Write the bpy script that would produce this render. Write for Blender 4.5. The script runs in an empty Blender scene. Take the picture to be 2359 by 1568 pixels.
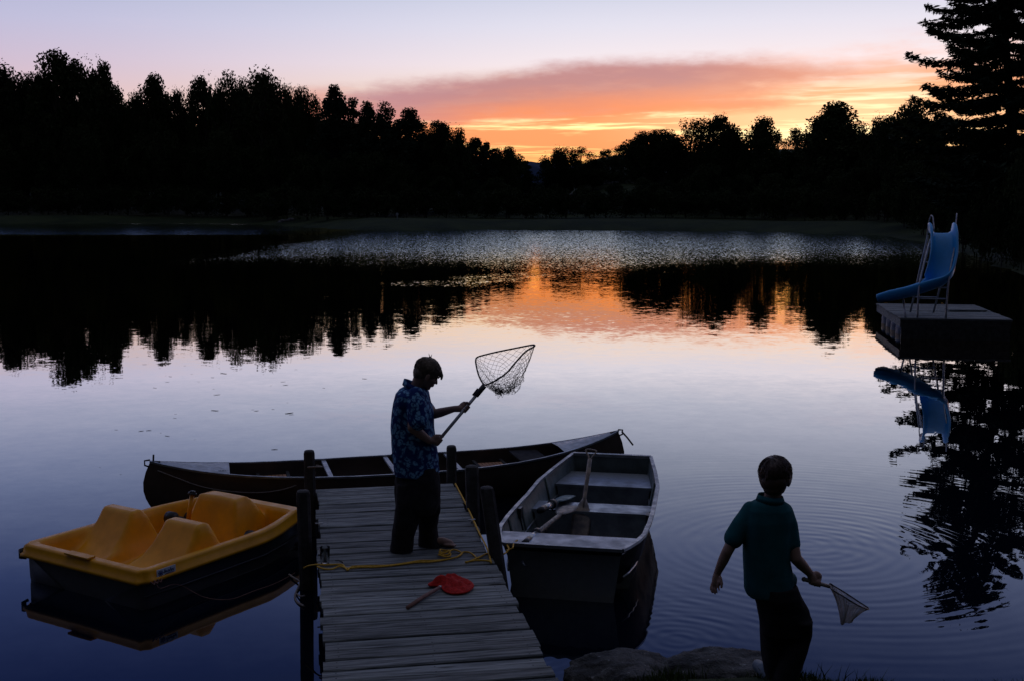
import bpy, bmesh, math, random
from mathutils import Vector, Matrix, noise as mnoise

S = bpy.context.scene
COL = S.collection
R = math.radians

# ------------------------------------------------------------------ camera
CAM_H = 3.0
PITCH = R(6.84)
FPX = 2700.0                      # focal length in pixels of a 2359 px wide frame
cd = bpy.data.cameras.new('camera')
cam = bpy.data.objects.new('camera', cd)
COL.objects.link(cam)
cam.location = (0, 0, CAM_H)
cam.rotation_euler = (R(90) - PITCH, 0, 0)
cd.sensor_fit = 'HORIZONTAL'
cd.sensor_width = 36
cd.lens = 36 * FPX / 2359
cd.clip_start = 0.05
cd.clip_end = 6000
S.camera = cam
S.view_settings.view_transform = 'Standard'
S.view_settings.look = 'None'
S.view_settings.exposure = 0
S.view_settings.gamma = 1
S.view_settings.use_curve_mapping = False
S.cycles.caustics_reflective = False

_c, _s = math.cos(PITCH), math.sin(PITCH)
def _ray(x, y):
    dx = (x - 1179.5) / FPX; dy = (784 - y) / FPX
    return dx, _c + dy * _s, -_s + dy * _c
def onz(x, y, z=0.0):             # photo measurement -> point on a horizontal plane
    r = _ray(x, y); t = (z - CAM_H) / r[2]
    return Vector((r[0] * t, r[1] * t, z))
def at(x, y, D):                  # photo measurement -> point at ground distance D
    r = _ray(x, y); t = D / r[1]
    return Vector((r[0] * t, D, CAM_H + r[2] * t))

# ------------------------------------------------------------------ node helpers
def lin(c):
    f = lambda v: v / 12.92 if v <= .04045 else ((v + .055) / 1.055) ** 2.4
    return tuple(f(v / 255) for v in c)

class N:
    """tiny expression wrapper round shader sockets"""
    tree = None
    def __init__(s, sock): s.k = sock
    @staticmethod
    def _lnk(a, inp):
        if isinstance(a, N): N.tree.links.new(a.k, inp)
        elif hasattr(a, 'is_output'): N.tree.links.new(a, inp)
        else: inp.default_value = a
    @staticmethod
    def m(op, a, b=None, c=None, clamp=False):
        n = N.tree.nodes.new('ShaderNodeMath'); n.operation = op; n.use_clamp = clamp
        for i, v in enumerate((a, b, c)):
            if v is not None: N._lnk(v, n.inputs[i])
        return N(n.outputs[0])
    def __add__(a, b): return N.m('ADD', a, b)
    __radd__ = __add__
    def __sub__(a, b): return N.m('SUBTRACT', a, b)
    def __rsub__(a, b): return N.m('SUBTRACT', b, a)
    def __mul__(a, b): return N.m('MULTIPLY', a, b)
    __rmul__ = __mul__
    def __truediv__(a, b): return N.m('DIVIDE', a, b)
    def abs(a): return N.m('ABSOLUTE', a)
def sstep(lo, hi, x, a=0.0, b=1.0, lin_=False):
    n = N.tree.nodes.new('ShaderNodeMapRange')
    n.interpolation_type = 'LINEAR' if lin_ else 'SMOOTHSTEP'
    N._lnk(x, n.inputs['Value'])
    N._lnk(lo, n.inputs['From Min']); N._lnk(hi, n.inputs['From Max'])
    N._lnk(a, n.inputs['To Min']); N._lnk(b, n.inputs['To Max'])
    return N(n.outputs[0])
def vec(x, y, z=0.0):
    n = N.tree.nodes.new('ShaderNodeCombineXYZ')
    for i, v in enumerate((x, y, z)): N._lnk(v, n.inputs[i])
    return N(n.outputs[0])
def sep(v):
    n = N.tree.nodes.new('ShaderNodeSeparateXYZ'); N._lnk(v, n.inputs[0])
    return [N(o) for o in n.outputs]
def noise(v, scale=1.0, detail=2.0, rough=.5, dist=0.0, color=False):
    n = N.tree.nodes.new('ShaderNodeTexNoise')
    if v is not None: N._lnk(v, n.inputs['Vector'])
    n.inputs['Scale'].default_value = scale; n.inputs['Detail'].default_value = detail
    n.inputs['Roughness'].default_value = rough; n.inputs['Distortion'].default_value = dist
    return N(n.outputs['Color' if color else 'Fac'])
def voronoi(v, scale, feature='F1', out='Distance', rnd=1.0):
    n = N.tree.nodes.new('ShaderNodeTexVoronoi'); n.feature = feature
    if v is not None: N._lnk(v, n.inputs['Vector'])
    n.inputs['Scale'].default_value = scale; n.inputs['Randomness'].default_value = rnd
    return N(n.outputs[out])
def mixc(f, a, b, mode='MIX'):
    n = N.tree.nodes.new('ShaderNodeMix'); n.data_type = 'RGBA'; n.blend_type = mode
    N._lnk(f, n.inputs[0])
    for v, i in ((a, 6), (b, 7)):
        if isinstance(v, tuple): n.inputs[i].default_value = (*v[:3], 1)
        else: N._lnk(v, n.inputs[i])
    return N(n.outputs[2])
def ramp(f, stops, interp='LINEAR'):
    n = N.tree.nodes.new('ShaderNodeValToRGB'); cr = n.color_ramp; cr.interpolation = interp
    while len(cr.elements) < len(stops): cr.elements.new(.5)
    for e, (p, c) in zip(cr.elements, stops):
        e.position = p; e.color = (*c, 1)
    N._lnk(f, n.inputs[0])
    return N(n.outputs[0])
def scalec(c, k):
    n = N.tree.nodes.new('ShaderNodeVectorMath'); n.operation = 'SCALE'
    N._lnk(c, n.inputs[0]); N._lnk(k, n.inputs['Scale'])
    return N(n.outputs[0])

# ------------------------------------------------------------------ world: dusk sky
SUN_AZ, SUN_EL = 17.0, 1.2
W = bpy.data.worlds.new('World'); S.world = W; W.use_nodes = True
T = W.node_tree; T.nodes.clear(); N.tree = T
tc = T.nodes.new('ShaderNodeTexCoord')
dx, dy, dz = sep(N(tc.outputs['Generated']))
el = N.m('ARCSINE', dz) * 57.2958
az = N.m('ARCTAN2', dx, dy) * 57.2958
dsun = (az - 15.0).abs()
side = sstep(8.0, 42.0, dsun, 1.0, 0.0)
def elramp(stops, mult=1.0):
    # piecewise linear in elevation, finer steps near the horizon
    f = N.m('POWER', N.m('MAXIMUM', el, 0.0) / 90.0, 0.5)
    return ramp(f, [(math.sqrt(e / 90), tuple(v * m for v in lin(c))) for e, c, m in stops])
sunside = elramp([(0, (255, 178, 78), 1.5), (1.6, (255, 202, 106), 1.6), (3.4, (255, 232, 156), 1.5), (5.0, (253, 228, 205), 1.0),
                  (6.4, (247, 234, 238), 1.0), (8.2, (226, 225, 240), 1.0), (10, (202, 208, 230), 1.0), (13, (180, 189, 216), 1.0),
                  (17, (134, 149, 198), 1.0), (22, (76, 96, 160), 1.0), (30, (90, 102, 146), 1.0), (45, (114, 119, 142), 1.0), (90, (118, 121, 138), 1.0)])
farside = elramp([(0, (244, 176, 130), 1.0), (2.5, (236, 182, 165), 1.0), (4.4, (226, 190, 194), 1.0), (6, (208, 188, 208), 1.0),
                  (8, (190, 188, 218), 1.0), (10, (174, 180, 212), 1.0), (13, (140, 154, 200), 1.0), (17, (86, 106, 172), 1.0),
                  (22, (52, 72, 146), 1.0), (30, (74, 86, 132), 1.0), (45, (110, 116, 140), 1.0), (90, (118, 121, 138), 1.0)])
base = mixc(side, farside, sunside)
# cloud bank
warp = noise(vec(az * .22, el * .9), 1.0, 5, .6)
fine = noise(vec(az * .9, el * 2.4, 3.0), 1.0, 4, .6)
top = ramp((az + 30.0) / 60.0, [(0.0, (.40,) * 3), (.365, (.525,) * 3), (.45, (.57,) * 3), (.525, (.632,) * 3), (.615, (.664,) * 3), (.70, (.648,) * 3), (.78, (.61,) * 3), (1, (.5,) * 3)])
topel = N.m('MULTIPLY', sep(top)[0], 10.0) + (warp - .5) * 1.0 + (fine - .5) * .45
m_top = sstep(topel + .45, topel - .55, el)
bot = 3.9 + (az - 3.0) * .045 + (warp - .5) * .9
m_bot = sstep(bot - .22, bot + .22, el)
m_az = sstep(-13.0, -5.5, az + (warp - .5) * 6) * sstep(17.0, 9.5, az + (warp - .5) * 12 - (el - 4.5) * 1.6)
bank = m_top * m_bot * m_az
tt = sstep(bot, topel, el, lin_=True)
bankc = mixc(sstep(-.05, .75, tt), tuple(v * 1.12 for v in lin((242, 144, 98))), lin((190, 133, 136)))
bankc = mixc(sstep(1.0, -8.0, az) * .8, bankc, lin((190, 138, 150)))
bankc = mixc((sstep(.3, .75, noise(vec(az * .35, el * 1.6, 21.0), 1.0, 5, .6)) - .5) * .5, bankc, lin((225, 165, 150)))
bankc = mixc(sstep(7.0, 15.0, az) * .7, bankc, lin((238, 156, 124)))
# streaks under and right of the bank
st = noise(vec(az * .075, el * 1.15 - az * .012, 7.0), 1.0, 5, .62, .35)
st2 = noise(vec(az * .16, el * 2.6 - az * .03, 17.0), 1.0, 4, .6, .3)
streak = sstep(.36, .51, st + (st2 - .5) * .45) * sstep(5.6, 4.1, el - sstep(8, 20, az) * 1.3) * sstep(1.3, 2.2, el) * sstep(-16.0, -8.0, az)
streakc = mixc(sstep(7, 18, az), tuple(v * 1.1 for v in lin((246, 142, 92))), lin((250, 166, 122)))
# soft pink veil over the right hand side
veil = noise(vec(az * .16, el * .7, 12.0), 1.0, 4, .6)
veilm = sstep(.40, .66, veil) * sstep(7.6, 5.6, el + (fine - .5) * 1.4 - sstep(14, 24, az) * .7) * sstep(3.6, 4.8, el) * sstep(8.0, 16.0, az) * .75
sky = mixc(veilm, base, lin((250, 188, 168)))
sky = mixc(streak * .92, sky, streakc)
sky = mixc(bank * .95, sky, bankc)
wisp = sstep(.56, .78, noise(vec(az * .07, el * .55, 31.0), 1.0, 5, .6)) * sstep(6.6, 8.0, el) * sstep(16.0, 11.0, el)
sky = mixc(wisp * .22, sky, lin((232, 206, 220)))
# glow of the set sun in the gaps
glow = sstep(11.0, 0.0, dsun - 1.5) * sstep(2.4, 0.0, (el - 3.7).abs()) * (1.0 - streak * .60) * (1.0 - bank * .8)
sky = mixc(glow * .9, sky, (1.6, 1.22, .70))
# the east, away from the sunset, is dimmed hard so camera-facing sides stay dark
sky = scalec(sky, 1.0 - sstep(50.0, 150.0, az.abs()) * sstep(75.0, 40.0, el) * .84)
nish = T.nodes.new('ShaderNodeTexSky'); nish.sky_type = 'NISHITA'; nish.sun_disc = False
nish.sun_elevation = R(SUN_EL); nish.sun_rotation = R(SUN_AZ)
bg1 = T.nodes.new('ShaderNodeBackground'); N._lnk(sky, bg1.inputs[0]); bg1.inputs[1].default_value = 1.0
bg2 = T.nodes.new('ShaderNodeBackground'); T.links.new(nish.outputs[0], bg2.inputs[0]); bg2.inputs[1].default_value = .006
ad = T.nodes.new('ShaderNodeAddShader'); out = T.nodes.new('ShaderNodeOutputWorld')
T.links.new(bg1.outputs[0], ad.inputs[0]); T.links.new(bg2.outputs[0], ad.inputs[1]); T.links.new(ad.outputs[0], out.inputs[0])
W.cycles.sampling_method = 'MANUAL'; W.cycles.sample_map_resolution = 1024

sl = bpy.data.lights.new('sun', 'SUN'); sl.energy = .06; sl.angle = R(.5); sl.color = (1, .62, .35)
so = bpy.data.objects.new('sun', sl); COL.objects.link(so)
sd = Vector((math.sin(R(SUN_AZ)) * math.cos(R(SUN_EL)), math.cos(R(SUN_AZ)) * math.cos(R(SUN_EL)), math.sin(R(SUN_EL))))
so.rotation_euler = sd.to_track_quat('Z', 'Y').to_euler(); so.location = (0, 0, 60)

# ------------------------------------------------------------------ materials
def newmat(name):
    m = bpy.data.materials.new(name); m.use_nodes = True
    t = m.node_tree; N.tree = t
    p = t.nodes['Principled BSDF']
    return m, t, p
def objco(t): 
    n = t.nodes.new('ShaderNodeTexCoord'); return N(n.outputs['Object'])
def wpos(t):
    n = t.nodes.new('ShaderNodeNewGeometry'); return N(n.outputs['Position'])
def setp(p, col=None, rough=None, metal=None, spec=None):
    if col is not None:
        if isinstance(col, N): N._lnk(col, p.inputs['Base Color'])
        else: p.inputs['Base Color'].default_value = (*col[:3], 1)
    if rough is not None: N._lnk(rough, p.inputs['Roughness'])
    if metal is not None: p.inputs['Metallic'].default_value = metal
    if spec is not None: p.inputs['Specular IOR Level'].default_value = spec
def bump(p, h, strength=.3, dist=.01):
    n = N.tree.nodes.new('ShaderNodeBump'); N._lnk(h, n.inputs['Height'])
    n.inputs['Strength'].default_value = strength; n.inputs['Distance'].default_value = dist
    N.tree.links.new(n.outputs[0], p.inputs['Normal'])
def simple(name, col, rough=.6, metal=0.0, var=.25, nscale=8.0, bstr=.15, bdist=.004, spec=.5, col2=None, rvar=.1):
    m, t, p = newmat(name)
    o = objco(t)
    f = noise(o, nscale, 4, .6)
    c2 = col2 or tuple(v * (1 - var) for v in col)
    c1 = tuple(min(1, v * (1 + var * .5)) for v in col)
    setp(p, mixc(sstep(.3, .7, f), c2, c1), sstep(.3, .7, f, rough + rvar, max(.02, rough - rvar)), metal, spec)
    if bstr: bump(p, noise(o, nscale * 5, 3, .6), bstr, bdist)
    return m

M = {}
M['yellow'] = simple('yellow_plastic', (.95, .40, .005), .38, var=.16, nscale=5, bstr=.06, bdist=.002, spec=.35)
M['hullgrey'] = simple('grey_plastic', (.055, .056, .065), .5, var=.2, nscale=4, bstr=.05)
M['blackplastic'] = simple('black_plastic', (.015, .015, .017), .45, nscale=9)
M['alu'] = simple('weathered_aluminium', (.34, .36, .37), .42, .75, var=.3, nscale=7, bstr=.08, bdist=.002)
M['hulldark'] = simple('shade_dark_hull', (.020, .020, .025), .6, .0, var=.3, nscale=5, bstr=.06, bdist=.002, spec=.2)  # outer hull colour darkened to stand in for shade on the aluminium
M['aludull'] = simple('painted_aluminium', (.16, .19, .18), .5, .3, var=.35, nscale=6, bstr=.08, bdist=.002)
M['canoe'] = simple('canoe_skin', (.11, .075, .06), .42, .35, var=.35, nscale=3, bstr=.05, bdist=.002)
M['plate'] = simple('pale_deck_plate', (.52, .54, .56), .5, .2, var=.2, nscale=14, bstr=.05)
M['seatwood'] = simple('cane_seat_wood', (.42, .20, .09), .55, var=.3, nscale=12)
M['post'] = simple('dark_post_wood', (.040, .036, .034), .85, var=.5, nscale=10, bstr=.5, bdist=.01)
M['rope_yellow'] = simple('yellow_rope', (.72, .40, .03), .8, nscale=60, bstr=.6, bdist=.003)
M['rope_grey'] = simple('grey_rope', (.30, .25, .22), .85, nscale=60, bstr=.6, bdist=.003)
M['skin'] = simple('skin', (.34, .20, .15), .55, var=.12, nscale=14, bstr=.05)
M['hair_fair'] = simple('fair_hair', (.22, .16, .11), .55, var=.5, nscale=40, bstr=.5, bdist=.004)
M['hair_brown'] = simple('brown_hair', (.075, .04, .028), .5, var=.5, nscale=40, bstr=.5, bdist=.004)
M['pants_black'] = simple('black_cloth', (.016, .016, .018), .9, nscale=20, bstr=.3, spec=.15)
M['pants_dark'] = simple('charcoal_cloth', (.028, .026, .028), .9, nscale=20, bstr=.3, spec=.15)
M['teal'] = simple('teal_knit', (.010, .098, .112), .85, var=.18, nscale=12, bstr=.4, bdist=.003, spec=.2)
M['shoe'] = simple('blue_grey_shoe', (.08, .12, .16), .6, nscale=10)
M['slide'] = simple('blue_slide_plastic', (.05, .38, .78), .35, var=.10, nscale=3, bstr=.04)
M['steel'] = simple('galvanised_tube', (.30, .32, .36), .38, .6, var=.25, nscale=10, bstr=.05)
M['barrel'] = simple('blue_barrel_plastic', (.03, .08, .17), .45, var=.3, nscale=5, bstr=.1)
M['netcord'] = simple('black_net_cord', (.045, .045, .06), .8, nscale=30, bstr=0)
M['rim'] = simple('dark_net_rim', (.025, .022, .026), .45, nscale=20, bstr=0)
M['handle'] = simple('brushed_handle', (.62, .62, .66), .45, .0, var=.2, nscale=20, bstr=.05)
M['red'] = simple('red_mesh', (.55, .018, .012), .75, var=.35, nscale=40, bstr=.7, bdist=.006, spec=.2)
M['stick'] = simple('red_brown_stick', (.24, .11, .08), .6, nscale=20)
M['bark'] = simple('bark', (.05, .042, .035), .95, var=.4, nscale=4, bstr=.5, bdist=.03)
M['white'] = simple('white_print', (.74, .78, .84), .5, var=.08, nscale=20, bstr=0)
M['blueprint'] = simple('blue_print', (.02, .05, .22), .5, nscale=20, bstr=0)
M['foil'] = simple('bright_metal', (.6, .6, .58), .3, .9, nscale=20, bstr=0)

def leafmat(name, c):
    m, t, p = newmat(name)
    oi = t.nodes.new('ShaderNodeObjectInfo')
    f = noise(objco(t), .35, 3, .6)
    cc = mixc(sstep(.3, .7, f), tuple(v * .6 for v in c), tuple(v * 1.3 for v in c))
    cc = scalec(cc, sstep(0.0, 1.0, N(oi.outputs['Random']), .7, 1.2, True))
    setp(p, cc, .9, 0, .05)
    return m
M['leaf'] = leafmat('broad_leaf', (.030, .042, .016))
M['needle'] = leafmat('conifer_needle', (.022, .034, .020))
M['grass'] = leafmat('grass_blade', (.055, .085, .022))
M['fallen'] = simple('fallen_leaf', (.06, .045, .03), .8, nscale=20, bstr=0)

def m_plank():
    m, t, p = newmat('weathered_plank')
    o = objco(t); x, y, z = sep(o)
    oi = t.nodes.new('ShaderNodeObjectInfo'); rnd = N(oi.outputs['Random'])
    off = rnd * 37.0
    g = noise(vec(x * 2.2 + off, y * 42.0, z * 30.0), 1.0, 5, .65, .6)
    g2 = noise(vec(x * 5.0 + off, y * 14.0 + off, 0.0), 1.0, 4, .6)
    blot = noise(vec(x * 1.6 - off, y * 3.0 + off, 2.0), 1.0, 3, .6)
    c = mixc(sstep(.32, .68, g), (.075, .082, .082), (.33, .345, .33))
    c = mixc(sstep(.55, .78, blot) * .7, c, (.07, .072, .062))
    c = mixc(sstep(.66, .72, g2) * .45, c, (.50, .49, .46))
    c = scalec(c, sstep(0, 1, rnd, .55, 1.15, True))
    nx_ = x.abs() - .55; ny_ = y.abs() - .036
    nail = sstep(.0065, .0045, N.m('SQRT', nx_ * nx_ + ny_ * ny_)); nail2 = sstep(.0065, .0045, N.m('SQRT', x * x + ny_ * ny_))
    knot = voronoi(vec(x * 2.3 + off, y * 9.0, off), 1.0)
    c = mixc(sstep(.16, .05, knot) * .8, c, (.04, .038, .036))
    c = mixc(N.m('MAXIMUM', nail, nail2) * .85, c, (.025, .022, .02))
    setp(p, c, sstep(.3, .7, g, .85, .6), 0, .35)
    bump(p, g, .8, .008)
    return m
M['plank'] = m_plank()

def m_shirt():
    m, t, p = newmat('floral_shirt')
    o = objco(t)
    ow = noise(o, 9.0, 2, .5, color=True)
    n = t.nodes.new('ShaderNodeVectorMath'); n.operation = 'MULTIPLY_ADD'
    N._lnk(ow, n.inputs[0]); n.inputs[1].default_value = (.10,) * 3; N._lnk(o, n.inputs[2])
    v = N(n.outputs[0])
    d1 = voronoi(v, 23.0); d2 = voronoi(v, 60.0)
    petal = sstep(.62, .36, d1) * sstep(.78, .5, d2)
    vein = noise(o, 70.0, 2)
    c = mixc(petal, (.006, .030, .15), (.20, .42, .62))
    c = mixc(sstep(.55, .7, vein) * petal * .6, c, (.04, .12, .36))
    setp(p, c, .85, 0, .2)
    bump(p, noise(o, 160.0, 2), .2, .002)
    return m
M['shirt'] = m_shirt()

def m_ground():
    m, t, p = newmat('ground_grass_soil')
    P = wpos(t)
    f = noise(P, .25, 4, .6); f2 = noise(P, 4.0, 4, .65)
    c = mixc(sstep(.35, .65, f), (.014, .024, .008), (.030, .042, .012))
    c = mixc(sstep(.5, .72, f2) * .7, c, (.05, .042, .03))
    setp(p, c, .95, 0, .15)
    bump(p, f2, .8, .05)
    return m
M['ground'] = m_ground()

def m_rock():
    m, t, p = newmat('lichen_rock')
    o = objco(t)
    f = noise(o, 3.0, 6, .68); g = noise(o, 14.0, 5, .7); w = voronoi(o, 6.0)
    c = mixc(sstep(.35, .65, f), (.045, .044, .043), (.16, .155, .15))
    c = mixc(sstep(.58, .68, g) * .8, c, (.36, .36, .34))
    c = mixc(sstep(.42, .34, g) * .7, c, (.05, .05, .05))
    setp(p, c, .85, 0, .35)
    bump(p, g + f * 1.4 + w * .3, 1.0, .07)
    return m
M['rock'] = m_rock()
M['hill'] = simple('hazy_wooded_hill', (.022, .040, .085), .95, var=.5, nscale=.03, bstr=0, spec=.05)  # blue of distant haze put into the hill's base colour

def m_water():
    m, t, p = newmat('pond_water')
    t.nodes.remove(p)
    P = wpos(t); x, y, z = sep(P)
    patch = noise(vec(x * .05, y * .028), 1.0, 3, .6)
    patch2 = noise(vec(x * .11, y * .10, 5.0), 1.0, 3, .55)
    edge = noise(vec(x * .12, y * .06, 9.0), 1.0, 3, .6) - .5
    # breeze ruffles the far half of the pond, open to the wind
    yy = y + edge * 16.0
    ruff_mid = sstep(42.0, 82.0, yy) * sstep(-18.5, -12.5, x + edge * 6.0)
    ruff_far = sstep(97.0, 103.0, y + edge * 6.0) * sstep(-17.0, -24.0, x + edge * 8)
    ruff = N.m('MAXIMUM', ruff_mid, ruff_far * 1.25)
    # cat's paws nearer in
    paw = sstep(.54, .66, patch2) * sstep(22.0, 33.0, y) * sstep(52.0, 44.0, y) * sstep(-7.0, -5.0, x) * sstep(6.0, -2.0, x) * .75
    amp = .0052 + sstep(8.0, 45.0, y) * .006 + sstep(.45, .7, patch) * .005 + paw * .030 + ruff * .06
    na = noise(vec(x * 1.0, y * 1.25), 2.6, 3, .6, color=True)
    nb = noise(vec(x * 1.0, y * 1.2, 4.0), 9.0, 2, .5, color=True)
    nc = noise(vec(x * .35, y * .5, 8.0), 1.0, 2, .5, color=True)
    ax, ay, az_ = sep(na); bx, by, bz = sep(nb); cx, cy, cz = sep(nc)
    nr = noise(vec(x * 1.0, y * .5, 14.0), 11.0, 2, .6, color=True)
    rx_, ry_, rz_ = sep(nr)
    sx = ((ax - .5) * 1.2 + (bx - .5) * .7) * amp + (cx - .5) * .006 + (rx_ - .5) * (ruff * .34 + paw * .10)
    sy = ((ay - .5) * 2.0 + (by - .5) * 1.0) * amp + (cy - .5) * .008 + (ry_ - .5) * (ruff * .86 + paw * .22) + (by - .5) * sstep(20.0, 40.0, y) * .024
    def ring(px_, py_, lam, A, reach, phase, r0=.12):
        ddx = x - px_; ddy = y - py_
        r = N.m('SQRT', ddx * ddx + ddy * ddy) + .0001
        wob = (cx - .5) * .5 + (noise(vec(x * .7, y * .7, px_), 1.0, 2) - .5) * .9
        a = N.m('COSINE', (r + wob * .25) * (6.2832 / lam) + phase) * sstep(reach, reach * .12, r) * sstep(0.0, r0, r) * A
        return ddx / r * a, ddy / r * a
    mod = sstep(.25, .7, noise(vec(x * .8, y * .8, 2.0), 1.0, 2), .0, 1.25)
    for (qx, qy, lam, A, rc, ph) in ((2.57, 9.98, .125, .0075, 4.6, .5), (2.72, 9.6, .19, .0055, 4.6, 1.2), (1.15, 7.75, .10, .008, 1.6, .3), (.15, 7.5, .09, .008, 1.2, 0.2)):
        a, b = ring(qx, qy, lam, A, rc, ph)
        sx = sx + a * mod; sy = sy + b * mod
    nv = t.nodes.new('ShaderNodeVectorMath'); nv.operation = 'NORMALIZE'
    N._lnk(vec(sx * -1.0, sy * -1.0, 1.0), nv.inputs[0])
    fr = t.nodes.new('ShaderNodeFresnel'); fr.inputs[0].default_value = 1.333
    t.links.new(nv.outputs[0], fr.inputs['Normal'])
    fac = N.m('MINIMUM', N.m('POWER', N(fr.outputs[0]) * WATER_K, 1.5), .94)  # reflection boosted above plain water to brighten the mirrored sky
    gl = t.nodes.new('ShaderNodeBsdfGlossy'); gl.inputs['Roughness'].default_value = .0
    N._lnk(mixc(ruff, ramp(N(fr.outputs[0]), [(0.0, (.92, .97, 1.0)), (.30, (.96, .96, .96)), (.43, (.93, .89, .85)), (.51, (1.0, .86, .64)), (.59, (1.0, .78, .32)), (1.0, (1.0, .78, .30))]), (.93, 1.0, .95)), gl.inputs['Color'])  # warm sunset glow put into the reflection colour at shallow angles
    t.links.new(nv.outputs[0], gl.inputs['Normal'])
    df = t.nodes.new('ShaderNodeBsdfDiffuse'); df.inputs['Color'].default_value = (.002, .004, .010, 1)
    mx = t.nodes.new('ShaderNodeMixShader'); N._lnk(fac, mx.inputs[0])
    t.links.new(df.outputs[0], mx.inputs[1]); t.links.new(gl.outputs[0], mx.inputs[2])
    t.links.new(mx.outputs[0], t.nodes['Material Output'].inputs[0])
    return m
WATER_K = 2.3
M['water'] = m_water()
def m_glass():
    m, t, p = newmat('clear_glass'); t.nodes.remove(p)
    fr = t.nodes.new('ShaderNodeFresnel'); fr.inputs[0].default_value = 1.15
    tr = t.nodes.new('ShaderNodeBsdfTransparent'); tr.inputs[0].default_value = (.93, .95, .96, 1)
    gl = t.nodes.new('ShaderNodeBsdfGlossy'); gl.inputs['Roughness'].default_value = .05
    mx = t.nodes.new('ShaderNodeMixShader'); t.links.new(fr.outputs[0], mx.inputs[0]); t.links.new(tr.outputs[0], mx.inputs[1]); t.links.new(gl.outputs[0], mx.inputs[2])
    t.links.new(mx.outputs[0], t.nodes['Material Output'].inputs[0])
    return m
M['glass'] = m_glass()
def m_gauze():
    m, t, p = newmat('pale_gauze')
    setp(p, (.62, .56, .55), .9, 0, .1)
    return m
M['gauze'] = m_gauze()

# ------------------------------------------------------------------ mesh builder
class MB:
    def __init__(s): s.v = []; s.f = []
    def add(s, vs, fs):
        o = len(s.v); s.v += [tuple(v) for v in vs]; s.f += [tuple(i + o for i in f) for f in fs]; return s
    def box(s, c, size, rot=None, taper=1.0):
        hx, hy, hz = (d / 2 for d in size); c = Vector(c)
        vs = []
        for z in (-1, 1):
            k = taper if z > 0 else 1
            for x, y in ((-1, -1), (1, -1), (1, 1), (-1, 1)):
                p = Vector((x * hx * k, y * hy * k, z * hz))
                if rot is not None: p = rot @ p
                vs.append(c + p)
        return s.add(vs, [(3, 2, 1, 0), (4, 5, 6, 7), (0, 1, 5, 4), (1, 2, 6, 5), (2, 3, 7, 6), (3, 0, 4, 7)])
    def tube(s, pts, r, n=8, closed=False, cap=True):
        pts = [Vector(p) for p in pts]; m = len(pts)
        rr = r if isinstance(r, (list, tuple)) else [r] * m
        up = Vector((0, 0, 1)); vs = []; fs = []
        prev = None
        for i, p in enumerate(pts):
            a = pts[(i - 1) % m] if (closed or i > 0) else p
            b = pts[(i + 1) % m] if (closed or i < m - 1) else p
            t = (b - a)
            if t.length < 1e-9: t = Vector((0, 0, 1))
            t.normalize()
            if prev is None:
                u = up if abs(t.z) < .95 else Vector((1, 0, 0))
                e1 = t.cross(u).normalized()
            else:
                e1 = (prev - t * prev.dot(t))
                if e1.length < 1e-6: e1 = t.cross(up)
                e1.normalize()
            prev = e1; e2 = t.cross(e1)
            for k in range(n):
                w = 2 * math.pi * k / n
                vs.append(p + (e1 * math.cos(w) + e2 * math.sin(w)) * rr[i])
        for i in range(m if closed else m - 1):
            j = (i + 1) % m
            for k in range(n):
                l = (k + 1) % n
                fs.append((i * n + k, i * n + l, j * n + l, j * n + k))
        if cap and not closed:
            fs.append(tuple(range(n))[::-1]); fs.append(tuple((m - 1) * n + k for k in range(n)))
        return s.add(vs, fs)
    def ell(s, c, rad, rot=None, nu=16, nv=10):
        c = Vector(c); vs = [(0, 0, 1)]; fs = []
        for j in range(1, nv):
            ph = math.pi * j / nv
            for i in range(nu):
                w = 2 * math.pi * i / nu
                vs.append((math.sin(ph) * math.cos(w), math.sin(ph) * math.sin(w), math.cos(ph)))
        vs.append((0, 0, -1)); last = len(vs) - 1
        for i in range(nu):
            fs.append((0, 1 + i, 1 + (i + 1) % nu))
            fs.append((last, last - nu + (i + 1) % nu, last - nu + i))
            for j in range(nv - 2):
                a = 1 + j * nu; fs.append((a + i, a + nu + i, a + nu + (i + 1) % nu, a + (i + 1) % nu))
        o = []
        for v in vs:
            p = Vector((v[0] * rad[0], v[1] * rad[1], v[2] * rad[2]))
            if rot is not None: p = rot @ p
            o.append(c + p)
        return s.add(o, fs)
    def limb(s, pts, n=14):
        """tapered rounded chain: [(point, radius), ...]"""
        for i, (p, r) in enumerate(pts):
            s.ell(p, (r, r, r), None, n, 8)
            if i:
                q, rq = pts[i - 1]
                s.tube([q, p], [rq, r], n)
        return s
    def loft(s, rings, cap=True, closed=True):
        n = len(rings[0]); vs = [p for r in rings for p in r]; fs = []
        for i in range(len(rings) - 1):
            for k in range(n if closed else n - 1):
                l = (k + 1) % n
                fs.append((i * n + k, i * n + l, (i + 1) * n + l, (i + 1) * n + k))
        if cap:
            fs.append(tuple(range(n))[::-1]); fs.append(tuple((len(rings) - 1) * n + k for k in range(n)))
        return s.add(vs, fs)
    def grid(s, rows):
        n = len(rows[0]); vs = [p for r in rows for p in r]
        fs = [(i * n + k, i * n + k + 1, (i + 1) * n + k + 1, (i + 1) * n + k) for i in range(len(rows) - 1) for k in range(n - 1)]
        return s.add(vs, fs)
    def mesh(s, name, off=None):
        me = bpy.data.meshes.new(name)
        vs = s.v if off is None else [(v[0] - off[0], v[1] - off[1], v[2] - off[2]) for v in s.v]
        me.from_pydata(vs, [], s.f); me.update()
        return me

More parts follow.
